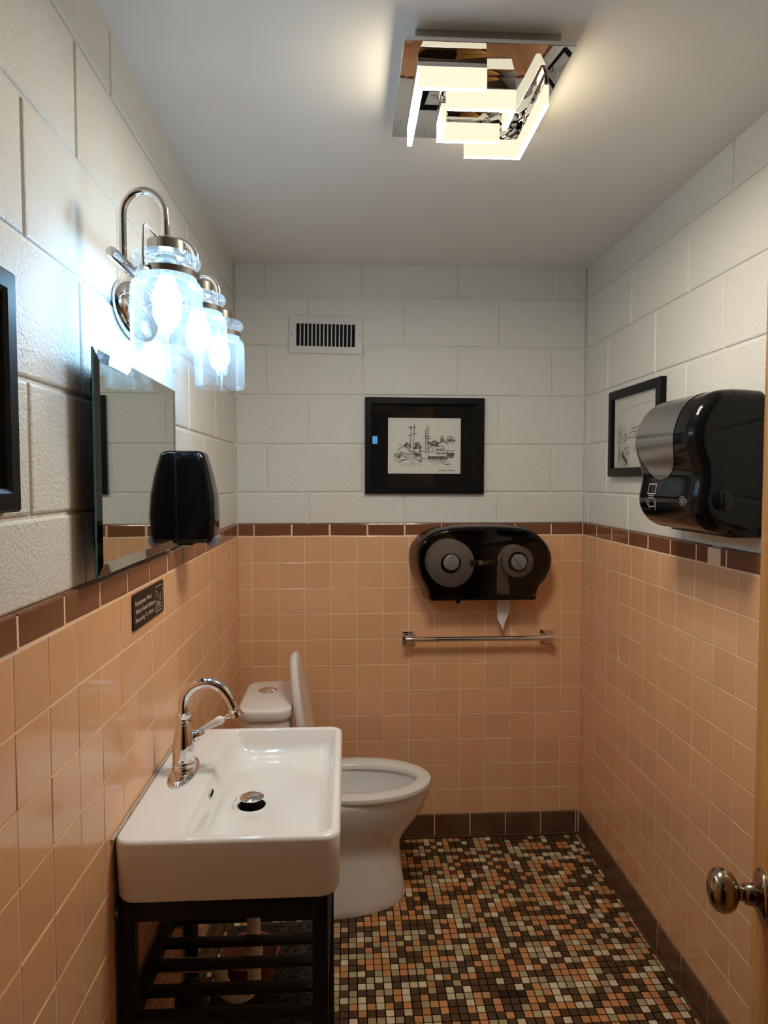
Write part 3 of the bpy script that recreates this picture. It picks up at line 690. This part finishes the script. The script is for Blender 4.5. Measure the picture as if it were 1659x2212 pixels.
obj('towel_slot', mb, M['blackmatte'], t)
# silver panel following the upper roll
seg = [p for p in front if p[1] > 1.515 and p[0] < 1.400]
tot = [0.0]
for a, b in zip(seg[:-1], seg[1:]): tot.append(tot[-1]+math.hypot(b[0]-a[0], b[1]-a[1]))
SL = tot[-1]; rows = []; YC = -1.035
for (x, z), s_ in zip(off(seg, -SGN*0.0016), tot):
    u = s_/SL; e = max(0.0, (u-0.62)/0.38)
    hwid = 0.108*(1-0.10*max(0.0, 0.5-u)*2)*math.sqrt(max(0.0, 1-e*e))
    yc = YC-0.022*e*0
    rows.append([(x, yc+hwid*(2*k/14-1), z) for k in range(15)])
mb = MB(); mb.loft(rows, False, False, closed=False)
obj('silver_panel', mb, M['steel'], t, smooth=60, label='brushed silver curved front panel')
def on_front(y, z, lift=0.0012):
    best = None
    for a, b in zip(front[:-1], front[1:]):
        if (a[1]-z)*(b[1]-z) <= 0 and a[0] < 1.40 and abs(a[1]-b[1]) > 1e-9 and z < 1.70:
            k = (z-a[1])/(b[1]-a[1]); x = a[0]+(b[0]-a[0])*k
            if best is None or x < best: best = x
    return (best-lift, y, z)
mb = MB()
pf = lambda a, b: on_front(-0.995+a, 1.477+b)
mbl = [[(-0.022, 0.030), (0.022, 0.030)], [(0.022, 0.030), (0.022, 0.004)], [(0.022, 0.004), (-0.022, 0.004)], [(-0.022, 0.004), (-0.022, 0.030)], [(-0.016, -0.002), (0.016, -0.002)], [(-0.018, -0.008), (0.018, -0.008)],
       [(-0.026, -0.010), (-0.024, -0.026)], [(-0.024, -0.026), (-0.014, -0.040)], [(0.026, -0.010), (0.024, -0.026)], [(0.024, -0.026), (0.014, -0.040)], [(-0.015, -0.031), (0.015, -0.031)], [(-0.018, -0.012), (-0.016, -0.030)], [(0.018, -0.012), (0.016, -0.030)]]
strokes(mb, [[(-a, b) for a, b in l] for l in mbl], 0.0022, pf)
obj('towel_icon', mb, M['icon'], t, smooth=0, fix=False, label='pale outline icon of hands pulling a towel')
# turning symbol near the rounded edge and the push knob on the near side
mb = MB(); cs = []
for r, a0, a1 in ((0.010, 20, 160), (0.010, 200, 330), (0.0055, 0, 360), (0.0022, 0, 360)):
    k = 14; cs.append([(r*math.cos(math.radians(a0+(a1-a0)*i/k)), r*math.sin(math.radians(a0+(a1-a0)*i/k))) for i in range(k+1)])
cs.append([(0.010, 0.004), (0.015, 0.0)]); cs.append([(0.015, 0.0), (0.010, -0.004)])
pk = lambda a, b: on_front(-1.170-a*1.5, 1.4665+b*1.1)
strokes(mb, cs, 0.0009, pk)
obj('turn_icon', mb, M['icon'], t, smooth=0, fix=False, label='pale round turning-arrow icon')
mb = MB(); mb.lathe([(0.024, 0.0), (0.024, 0.004), (0.021, 0.0065), (0.0, 0.007)], (1.345, Y0-0.0005, 1.468), (0, -1, 0), 32); mb.box(1.342, 1.348, Y0-0.011, Y0-0.006, 1.449, 1.487, 0.0015)
obj('feed_knob', mb, M['blackplastic'], t)

# ------------------------------------------------------------------ soap dispenser on the left wall
t = thing('soap_dispenser', 'glossy black soap dispenser beside the mirror on the left wall', 'soap dispenser', (0, -0.985, 1.47))
mb = MB(); loops = []
sec = [(1.356, 0.088, 0.050), (1.360, 0.097, 0.054), (1.38, 0.1015, 0.056), (1.43, 0.1045, 0.0555), (1.48, 0.1010, 0.053), (1.53, 0.0920, 0.050), (1.57, 0.0815, 0.0465), (1.586, 0.0765, 0.0450), (1.592, 0.071, 0.042), (1.595, 0.062, 0.036)]
for z, d, hwid in sec:
    r = min(0.016, hwid*0.5); pts = []
    for (px, py) in [(-BO, -hwid), ]: pts.append((px, py))
    for k in range(7): a = -PI/2+PI/2*k/6; pts.append((d-r+r*math.cos(a), -hwid+0.006+r+r*math.sin(a)))
    for k in range(7): a = PI/2*k/6; pts.append((d-r+r*math.cos(a), hwid-0.006-r+r*math.sin(a)))
    pts.append((-BO, hwid)); loops.append([(x, -0.985+y, z) for x, y in pts])
mb.loft(loops, True, True)
obj('body', mb, M['blackplastic'], t, smooth=45)
mb = MB(); mb.box(0.0, 0.045, -1.012, -0.958, 1.348, 1.358, 0.003); obj('nozzle', mb, M['blackmatte'], t)
mb = MB()
lv = [(0.080, 1.3575), (0.104, 1.373), (0.1075, 1.367), (0.1050, 1.350), (0.098, 1.3445), (0.088, 1.348)]
mb.loft([[(x, y, z) for x, z in lv] for y in (-1.022, -0.948)], True, True)
obj('push_lever', mb, M['greyplastic'], t, label='grey push lever at the bottom')

# ------------------------------------------------------------------ sign
t = thing('wall_sign', 'small dark sign with cream lettering on the tiles below the mirror', 'sign', (0.001, -1.265, 1.241))
mb = MB(); r_ = rrect(-1.382, -1.147, 1.203, 1.2795, 0.007, 5)
mb.loft([[(x, a, b) for a, b in r_] for x in (0.0004, 0.0036)], True, True); obj('plate', mb, M['signplate'], t, smooth=30)
def text(body, y0, zb, h, width, par):
    cu = bpy.data.curves.new('txt', 'FONT'); cu.body = body; cu.size = 1.0; cu.resolution_u = 3
    o = bpy.data.objects.new('txt', cu); C.objects.link(o)
    me = bpy.data.meshes.new_from_object(o.evaluated_get(bpy.context.evaluated_depsgraph_get()))
    xs = [v.co.x for v in me.vertices]; a, b = min(xs), max(xs)
    mb = MB(); mb.add([(0.0041, y0+(v.co.x-a)/(b-a)*width, zb+v.co.y*h) for v in me.vertices], [tuple(p.vertices) for p in me.polygons])
    bpy.data.objects.remove(o); bpy.data.curves.remove(cu); bpy.data.meshes.remove(me)
    obj('lettering', mb, M['signink'], par, smooth=0, fix=False)
for body, zb, wid in (('Employees Must', 1.2535, 0.118), ('Wash Hands Before', 1.2355, 0.141), ('Returning To Work', 1.2175, 0.134)):
    text(body, -1.368, zb, 0.0145, wid, t)
mb = MB(); ps = lambda a, b: (0.0041, a, b)
box_ = rrect(-1.2215, -1.159, 1.2120, 1.2705, 0.005, 4); strokes(mb, [box_+[box_[0]]], 0.0013, ps)
ic = [[(-1.212, 1.262), (-1.200, 1.256), (-1.208, 1.249), (-1.198, 1.245)], [(-1.190, 1.250), (-1.178, 1.246), (-1.172, 1.252)], [(-1.184, 1.243), (-1.176, 1.240)], [(-1.212, 1.236), (-1.196, 1.231), (-1.180, 1.238), (-1.172, 1.234)],
      [(-1.216, 1.216), (-1.205, 1.230), (-1.196, 1.226)], [(-1.206, 1.215), (-1.194, 1.232), (-1.184, 1.222)], [(-1.192, 1.215), (-1.184, 1.231), (-1.174, 1.226), (-1.168, 1.216)], [(-1.210, 1.228), (-1.204, 1.238)], [(-1.180, 1.218), (-1.174, 1.222)]]
strokes(mb, ic, 0.0014, ps); obj('hand_washing_icon', mb, M['signink'], t, smooth=0, fix=False)

# ------------------------------------------------------------------ wash basin
t = thing('wash_basin', 'white rectangular ceramic wash basin on the black metal stand', 'sink', (0.218, -1.247, 0.7115))
mb = MB()
def rr(x0, x1, y0, y1, r, z):
    p = rrect(x0, x1, y0, y1, r, 8); out = []
    for i, (a, b) in enumerate(p):
        out.append((a, b, z))
        if i % 9 == 8:
            c, d = p[(i+1) % len(p)]
            for k in range(1, 13): out.append((a+(c-a)*k/13, b+(d-b)*k/13, z))
    return out
loops = [rr(0.04, 0.395, -1.50, -0.995, 0.03, 0.7117), rr(0.016, 0.418, -1.525, -0.970, 0.035, 0.7125), rr(0.0075, 0.4265, -1.5335, -0.9615, 0.035, 0.718), rr(0.0045, 0.4305, -1.5365, -0.9585, 0.034, 0.728), rr(0.0035, 0.4325, -1.539, -0.956, 0.033, 0.80),
         rr(0.0035, 0.4335, -1.540, -0.955, 0.033, 0.831), rr(0.0048, 0.4320, -1.5385, -0.9565, 0.032, 0.8365), rr(0.0085, 0.428, -1.5345, -0.9605, 0.029, 0.8395), rr(0.012, 0.4245, -1.531, -0.964, 0.027, 0.840),
         rr(0.1315, 0.4185, -1.5255, -0.9695, 0.024, 0.840), rr(0.1335, 0.4160, -1.523, -0.972, 0.023, 0.8392), rr(0.1355, 0.4135, -1.5205, -0.9745, 0.022, 0.836),
         rr(0.1480, 0.4080, -1.515, -0.980, 0.024, 0.806), rr(0.1570, 0.4030, -1.509, -0.986, 0.028, 0.790), rr(0.1700, 0.3930, -1.497, -0.998, 0.034, 0.7815), rr(0.1850, 0.3750, -1.475, -1.02, 0.04, 0.778)]
DC = (0.2265, -1.262)
n = len(loops[0])
def dl(r, z): 
    out = []
    for (a, b, _) in loops[-1]:
        v = Vector((a-DC[0], b-DC[1])); v.normalize(); out.append((DC[0]+v.x*r, DC[1]+v.y*r, z))
    return out
loops += [dl(0.045, 0.7715), dl(0.032, 0.7705)]
mb.loft(loops, True, False)
obj('basin', mb, M['ceramic'], t, smooth=40)
cb = MB(); rnd = random.Random(4)
cb.tube([(0.0028+rnd.uniform(-0.0006, 0.0006), -1.532+0.568*k/40, 0.8390+rnd.uniform(-0.0006, 0.0008)) for k in range(41)], 0.0030, 8)
obj('caulk_bead', cb, M['caulk'], t, label='thin yellowed bead of caulk along the wall')
mb = MB(); mb.loft([dl(0.032, 0.7706), dl(0.0305, 0.7690), dl(0.029, 0.745)], False, True); obj('drain_hole', mb, M['void'], t)
mb = MB(); mb.lathe([(0.0, 0.797), (0.012, 0.7965), (0.023, 0.794), (0.0282, 0.7905), (0.0285, 0.789), (0.026, 0.7875), (0.007, 0.786), (0.007, 0.745)], (DC[0], DC[1], 0), seg=40)
obj('drain_stopper', mb, M['chrome'], t, label='chrome domed pop-up stopper')
mb = MB(); sl = rrect(-0.020, 0.020, -0.0062, 0.0062, 0.006, 6); n_ = Vector((0.93, 0, 0.36)).normalized(); up_ = Vector((-0.36, 0, 0.93)).normalized(); c_ = Vector((0.1425, -1.305, 0.8190))
P_ = lambda a, b, h: tuple(c_+Vector((0, 1, 0))*a+up_*b+n_*h)
ring1 = [P_(a, b, 0.0005) for a, b in sl]; ring2 = [P_(a, b, 0.0025) for a, b in sl]; ring3 = [P_(a*0.86, b*0.6, 0.0025) for a, b in sl]; ring4 = [P_(a*0.86, b*0.6, 0.0008) for a, b in sl]
mb.loft([ring1, ring2, ring3, ring4], False, False); mb.add(ring4, [tuple(range(len(ring4)))], 1)
obj('overflow_ring', mb, [M['chrome'], M['void']], t)

# ------------------------------------------------------------------ faucet
FX, FY, FZ = 0.068, -1.238, 0.840
t = thing('faucet', 'polished chrome arched faucet with a white lever on the basin', 'faucet', (FX, FY, FZ))
mb = MB(); loops = []
for hx, hy, z in ((0.030, 0.084, FZ+0.0002), (0.030, 0.084, FZ+0.004), (0.0275, 0.080, FZ+0.0065), (0.0255, 0.076, FZ+0.0075), (0.0240, 0.073, FZ+0.0105), (0.020, 0.060, FZ+0.0125)):
    n = 56; loops.append([(FX+hx*math.cos(2*PI*k/n), FY+hy*math.copysign(abs(math.sin(2*PI*k/n))**0.92, math.sin(2*PI*k/n)), z) for k in range(n)])
mb.loft(loops, True, True); obj('base_plate', mb, M['chrome'], t, smooth=35)
mb = MB(); pr = [(0.0275, 0.850), (0.0275, 0.854), (0.0255, 0.857), (0.0262, 0.861), (0.0270, 0.864), (0.0255, 0.868), (0.0245, 0.870), (0.0255, 0.874), (0.0255, 0.880), (0.0258, 0.895), (0.0245, 0.912), (0.0215, 0.930), (0.0180, 0.945), (0.0160, 0.952), (0.0160, 0.955), (0.0188, 0.957), (0.0188, 0.962), (0.0160, 0.9645), (0.0155, 0.972), (0.0180, 0.9745), (0.0180, 0.980), (0.0150, 0.9825), (0.011, 0.983)]
mb.lathe(pr, (FX, FY, 0), seg=48, cap0=True, cap1=True); obj('body', mb, M['chrome'], t, smooth=50)
sp = spline([(FX, FY, 0.978), (FX, FY, 1.000), (0.072, FY, 1.020), (0.086, FY, 1.038), (0.107, FY, 1.049), (0.131, FY, 1.050), (0.153, FY, 1.040), (0.170, FY, 1.021), (0.181, FY, 1.000), (0.1865, FY, 0.986)], 6)
mb = MB(); mb.tube(sp, 0.0118, 28); obj('spout', mb, M['chrome'], t, smooth=60)
mb = MB(); mb.lathe([(0.0118, 0.0), (0.0140, 0.001), (0.0142, 0.004), (0.0128, 0.007), (0.0135, 0.014), (0.0155, 0.0185), (0.0155, 0.0205), (0.0125, 0.021), (0.0, 0.019)], (0.1845, FY, 0.991), (0.30, 0, -0.95), 32)
obj('spout_tip', mb, M['chrome'], t, smooth=50)
mb = MB(); mb.lathe([(0.0, 0.0), (0.013, 0.0), (0.0145, 0.012), (0.0125, 0.022), (0.007, 0.028), (0.0, 0.030)], (FX+0.018, FY+0.008, 0.920), (0.80, 0.45, 0.30), 28); hub = obj('handle_hub', mb, M['chrome'], t, smooth=50)
a0 = Vector((FX+0.036, FY+0.018, 0.933)); dr = Vector((0.90, 0.22, 0.40)).normalized()
mb = MB(); mb.lathe([(0.0, 0.0), (0.0055, 0.001), (0.0062, 0.004), (0.0062, 0.012), (0.0075, 0.026), (0.0098, 0.040), (0.0105, 0.046), (0.0095, 0.052), (0.0065, 0.056), (0.0, 0.057)], a0, dr, 24)
obj('lever', mb, M['ceramic'], hub, smooth=50, label='white ceramic lever')
mb = MB(); mb.lathe([(0.0065, 0.0), (0.0060, 0.002), (0.0035, 0.004), (0.0032, 0.007), (0.0055, 0.009), (0.0060, 0.0125), (0.0045, 0.016), (0.0, 0.018)], a0+dr*0.055, dr, 20)
obj('lever_tip', mb, M['chrome'], hub, smooth=50)
mb = MB(); mb.lathe([(0.0, -0.006), (0.0075, -0.004), (0.0085, 0.0), (0.0065, 0.003), (0.0, 0.004)], a0, dr, 20)
obj('lever_collar', mb, M['chrome'], hub, smooth=50)

# ------------------------------------------------------------------ black stand
t = thing('basin_stand', 'black metal frame stand with a slatted shelf under the wash basin', 'stand', (0.215, -1.24, 0))
SX0, SX1, SY0, SY1, TB, SZ = 0.0065, 0.408, -1.522, -0.972, 0.030, 0.712
for x in (SX0, SX1-TB):
    for y in (SY0, SY1-TB):
        mb = MB(); mb.box(x, x+TB, y, y+TB, 0.0, SZ, 0.0015); obj('leg', mb, M['blackmetal'], t)
mb = MB()
for y in (SY0, SY1-TB): mb.box(SX0+TB, SX1-TB, y+0.001, y+TB-0.001, SZ-0.041, SZ-0.0005, 0.0015)
for x in (SX0, SX1-TB): mb.box(x+0.001, x+TB-0.001, SY0+TB, SY1-TB, SZ-0.041, SZ-0.0005, 0.0015)
obj('top_frame', mb, M['blackmetal'], t)
for x in (SX0+0.002, SX1-TB+0.002):
    mb = MB(); mb.box(x, x+0.026, SY0+TB, SY1-TB, 0.450, 0.476, 0.0015); obj('side_rail', mb, M['blackmetal'], t)
for yc in (-1.507, -1.440, -1.366, -1.296, -1.211, -1.136, -1.061, -0.987):
    mb = MB(); mb.box(SX0+0.028, SX1-0.028, yc-0.0140, yc+0.0140, 0.466, 0.476, 0.0012); obj('slat', mb, M['blackmetal'], t)

# ------------------------------------------------------------------ plumbing and things under the basin
t = thing('drain_pipe', 'white plastic drain pipe with a curved trap under the wash basin', 'pipe', (0.2265, -1.2505, 0.72))
px, py = 0.2265, -1.2505
path = [(px, py, 0.715), (px, py, 0.345)]
for k in range(1, 12): a = -PI*k/12; path.append((0.188+0.0385*math.cos(a), py, 0.345+0.0385*math.sin(a)))
path += [(0.1495, py, 0.345), (0.1495, py, 0.358)]
for k in range(1, 7): a = PI/2*k/6; path.append((0.1215+0.028*math.cos(a), py, 0.358+0.028*math.sin(a)))
path += [(0.06, py, 0.386), (-0.002, py, 0.388)]
mb = MB(); mb.tube(path, 0.0157, 22); obj('trap', mb, M['pvc'], t, smooth=50)
for nx_, nz_ in ((px, 0.405), (0.1495, 0.322), (px, 0.690)):
    mb = MB(); mb.lathe([(0.016, 0.0), (0.020, 0.001), (0.021, 0.010), (0.020, 0.019), (0.016, 0.020)], (nx_, py, nz_), seg=24)
    obj('slip_nut', mb, M['pvc'], t, smooth=40)
t = thing('stop_valve', 'small brass stop valve with a dark oval handle under the wash basin', 'valve', (0.0, -1.17, 0.43))
mb = MB(); mb.tube([(-0.002, -1.17, 0.43), (0.062, -1.17, 0.43)], 0.008, 16); mb.lathe([(0.011, 0.0), (0.013, 0.003), (0.013, 0.030), (0.010, 0.034)], (0.062, -1.17, 0.43), (0, 0, 1), 18, True, True); mb.lathe([(0.024, 0.0), (0.020, 0.004), (0.009, 0.006)], (0.0005, -1.17, 0.43), (1, 0, 0), 24)
obj('valve_body', mb, M['brass'], t)
mb = MB(); mb.lathe([(0.0, 0.0), (0.020, 0.0), (0.022, 0.005), (0.018, 0.010), (0.0, 0.011)], (0.062, -1.185, 0.43), (0, -1, 0), 28, sx=0.6, sy=1.0); mb.tube([(0.062, -1.17, 0.43), (0.062, -1.186, 0.43)], 0.005, 12)
obj('oval_handle', mb, M['blackmatte'], t)
mb = MB(); mb.tube(spline([(0.062, -1.17, 0.464), (0.060, -1.17, 0.52), (0.075, -1.20, 0.60), (0.070, -1.225, 0.70)], 6), 0.005, 12)
obj('supply_hose', mb, M['steel'], t)
t = thing('canister', 'tall black round-shouldered canister standing under the slatted shelf', 'canister', (0.105, -1.36, 0))
mb = MB(); mb.lathe([(0.0, 0.0), (0.050, 0.0), (0.052, 0.004), (0.051, 0.25), (0.047, 0.345), (0.042, 0.358)], (0.105, -1.36, 0), seg=36); obj('body', mb, M['blackmatte'], t)
mb = MB(); mb.lathe([(0.040, 0.358), (0.036, 0.366), (0.034, 0.40), (0.030, 0.416), (0.018, 0.425), (0.0, 0.427)], (0.105, -1.36, 0), seg=32); obj('cap', mb, M['blackmatte'], t)
mb = MB(); rnd = random.Random(2)
pts = [(0.042, -1.295), (0.372, -1.295), (0.372, -0.537), (0.20, -0.537), (0.044, -0.56)]
mb.loft([[(x, y, z) for x, y in pts] for z in (0.0006, 0.007)], True, True)
# bristle tufts standing on the backing
for i in range(2000):
    x = rnd.uniform(0.052, 0.360); y = rnd.uniform(-1.285, -0.555); l = rnd.uniform(0.008, 0.022); a = rnd.gauss(0, 0.35); h = rnd.uniform(0.006, 0.013)
    dx, dy = math.cos(a)*l/2, math.sin(a)*l/2; w_ = 0.0012
    mb.add([(x-dx, y-dy-w_, 0.007), (x+dx, y+dy-w_, 0.007), (x+dx, y+dy+w_, 0.007), (x-dx, y-dy+w_, 0.007), (x, y, h+0.004)], [(0, 1, 4), (1, 2, 4), (2, 3, 4), (3, 0, 4)])
tag(obj('door_mat', mb, M['mat'], smooth=0), 'dark brown bristly mat on the floor under the basin stand', 'mat')
t = thing('tub', 'low dusty red round tub on the mat behind the drain pipe', 'tub', (0.150, -0.80, 0.012))
mb = MB(); mb.lathe([(0.0, 0.0), (0.070, 0.0), (0.084, 0.075)], (0.150, -0.80, 0.014), seg=40); obj('wall', mb, M['redtub'], t)
mb = MB(); mb.lathe([(0.084, 0.075), (0.089, 0.077), (0.089, 0.084), (0.084, 0.086), (0.080, 0.083), (0.066, 0.010), (0.0, 0.008)], (0.150, -0.80, 0.014), seg=40); obj('rim', mb, M['redtub'], t)

# ------------------------------------------------------------------ toilet
t = thing('toilet', 'white toilet with its lid up in the back left corner', 'toilet', (0.40, -0.385, 0))
TC = -0.385
def egg(xb, xf, hw, z, n=56, yc=TC, sq=1.0):
    """egg outline: blunt at the back, round at the front"""
    out = []; xm = xb+(xf-xb)*0.42
    for k in range(n):
        a = 2*PI*k/n; c, s = math.cos(a), math.sin(a)
        if c >= 0: x = xm+(xf-xm)*c; y = hw*s
        else: x = xm+(xm-xb)*math.copysign(abs(c)**0.8, c); y = hw*math.copysign(abs(s)**0.75, s)
        out.append((x, yc+y, z))
    return out
mb = MB()
L = [egg(0.16, 0.655, 0.142, 0.0), egg(0.16, 0.657, 0.144, 0.006), egg(0.16, 0.656, 0.142, 0.03), egg(0.16, 0.645, 0.135, 0.10), egg(0.16, 0.637, 0.129, 0.17), egg(0.16, 0.637, 0.128, 0.20), egg(0.16, 0.644, 0.131, 0.225),
     egg(0.165, 0.664, 0.140, 0.255), egg(0.17, 0.695, 0.153, 0.295), egg(0.18, 0.722, 0.165, 0.335), egg(0.19, 0.740, 0.174, 0.375), egg(0.20, 0.748, 0.178, 0.40), egg(0.20, 0.749, 0.178, 0.412), egg(0.205, 0.745, 0.174, 0.4185),
     egg(0.33, 0.703, 0.122, 0.4185), egg(0.335, 0.700, 0.118, 0.410), egg(0.34, 0.698, 0.122, 0.385), egg(0.36, 0.672, 0.105, 0.32), egg(0.40, 0.60, 0.07, 0.25), egg(0.42, 0.56, 0.05, 0.235)]
mb.loft(L, True, True); obj('bowl', mb, M['ceramic'], t, smooth=50)
mb = MB(); mb.add(egg(0.373, 0.655, 0.095, 0.29), [tuple(range(56))]); obj('water', mb, M['water'], t, smooth=0, fix=False)
mb = MB()
L = [egg(0.318, 0.698, 0.112, 0.4195), egg(0.285, 0.750, 0.180, 0.4195), egg(0.283, 0.753, 0.183, 0.426), egg(0.286, 0.750, 0.180, 0.437), egg(0.296, 0.738, 0.168, 0.4425), egg(0.315, 0.715, 0.143, 0.4425), egg(0.322, 0.702, 0.122, 0.440), egg(0.326, 0.697, 0.113, 0.432), egg(0.318, 0.698, 0.112, 0.4195)]
mb.loft(L, False, False); obj('seat', mb, M['seatplastic'], t, smooth=50)
# raised lid: outline in its own plane, then tilted back about the hinge
al = math.radians(9.0); hx, hz = 0.338, 0.440
def lidloop(xb, xf, hw, th):
    out = []
    for x, y, _ in egg(xb, xf, hw, 0.0):
        s_ = x-0.285
        out.append((hx-math.sin(al)*s_+math.cos(al)*th, y, hz+math.cos(al)*s_+math.sin(al)*th))
    return out
mb = MB(); mb.loft([lidloop(0.300, 0.738, 0.165, -0.024), lidloop(0.288, 0.748, 0.177, -0.020), lidloop(0.285, 0.752, 0.181, -0.010), lidloop(0.285, 0.752, 0.181, 0.002), lidloop(0.290, 0.747, 0.176, 0.0045), lidloop(0.32, 0.70, 0.14, 0.0045)], True, True)
obj('lid', mb, M['seatplastic'], t, smooth=50)
for yy in (-0.075, 0.075):
    mb = MB(); mb.tube([(0.318, TC+yy-0.02, 0.437), (0.318, TC+yy+0.02, 0.437)], 0.012, 18)
    obj('hinge', mb, M['seatplastic'], t)
def trect(x0, x1, y0, y1, r, z): return [(a, b, z) for a, b in rrect(x0, x1, y0, y1, r, 8)]
mb = MB(); mb.loft([trect(0.10, 0.29, -0.53, -0.24, 0.04, 0.30), trect(0.095, 0.285, -0.535, -0.235, 0.04, 0.42), trect(0.088, 0.262, -0.555, -0.240, 0.045, 0.55), trect(0.084, 0.252, -0.565, -0.236, 0.05, 0.70), trect(0.084, 0.252, -0.565, -0.236, 0.05, 0.7145)], True, True)
tank = obj('tank', mb, M['ceramic'], t, smooth=45)
mb = MB(); mb.loft([trect(0.086, 0.250, -0.563, -0.238, 0.048, 0.7155), trect(0.078, 0.258, -0.571, -0.230, 0.055, 0.7165), trect(0.076, 0.260, -0.573, -0.228, 0.056, 0.720), trect(0.076, 0.260, -0.573, -0.228, 0.056, 0.744), trect(0.0775, 0.2585, -0.5715, -0.2295, 0.0545, 0.749), trect(0.0815, 0.2545, -0.5675, -0.2335, 0.051, 0.7520), trect(0.088, 0.248, -0.561, -0.240, 0.046, 0.7535)], True, True)
obj('tank_lid', mb, M['ceramic'], t, smooth=45)
mb = MB(); mb.lathe([(0.034, 0.0), (0.034, 0.003), (0.029, 0.0055), (0.026, 0.0058), (0.024, 0.0075), (0.014, 0.0095), (0.0, 0.0105)], (0.160, -0.355, 0.7535), seg=40, cap0=True)
obj('flush_button', mb, M['chrome'], t, smooth=35, label='round chrome flush button')

# ------------------------------------------------------------------ open door with its knob
th = math.radians(19.4); dirv = Vector((-math.sin(th), -math.cos(th), 0))
door_loc = Vector((1.017, -1.907, 0.0))
# local axes: +x runs from the free edge toward the hinge, +y is the face the camera sees
rz = math.atan2(dirv.y, dirv.x)
mb = MB(); LW, LH, LT = 0.735, 2.02, 0.035
def lx(x0, x1, y0, y1, z0, z1, b=0.0): mb.box(x0, x1, y0, y1, z0, z1, b)
SGNY = -1 if (Matrix.Rotation(rz, 3, 'Z') @ Vector((0, 1, 0))).x > 0 else 1
fy = lambda a, b: (min(a*SGNY, b*SGNY), max(a*SGNY, b*SGNY))
lx(0, 0.115, *fy(0, -LT), 0.012, LH, 0.002); lx(LW-0.115, LW, *fy(0, -LT), 0.012, LH, 0.002)
for z0, z1 in ((0.012, 0.24), (0.78, 0.97), (1.88, LH)): lx(0.115, LW-0.115, *fy(0, -LT), z0, z1)
for z0, z1 in ((0.24, 0.78), (0.97, 1.88)): lx(0.115, LW-0.115, *fy(-0.010, -LT+0.010), z0, z1)
door = struct(obj('door_1', mb, M['wood'], None, smooth=30, local=True)); door.location = door_loc; door.rotation_euler = (0, 0, rz)
kz = 0.968
mb = MB(); K = (0.060, 0.0, kz); ax = (0, SGNY, 0)
mb.lathe([(0.0085, 0.010), (0.0085, 0.024), (0.0105, 0.0255), (0.0105, 0.029), (0.014, 0.031), (0.0230, 0.036), (0.0275, 0.043), (0.0285, 0.050), (0.0265, 0.058), (0.020, 0.0645), (0.010, 0.0675), (0.0, 0.068)], K, ax, 36)
kn = obj('door_knob', mb, M['knob'], door, smooth=60, local=True, label='antique nickel egg-shaped door knob')
mb = MB(); mb.lathe([(0.0345, 0.0), (0.0350, 0.002), (0.0335, 0.0045), (0.029, 0.0065), (0.020, 0.009), (0.0145, 0.0115), (0.0135, 0.022), (0.0115, 0.0235), (0.0, 0.0235)], K, ax, 36)
obj('rosette', mb, M['knob'], kn, smooth=60, local=True)
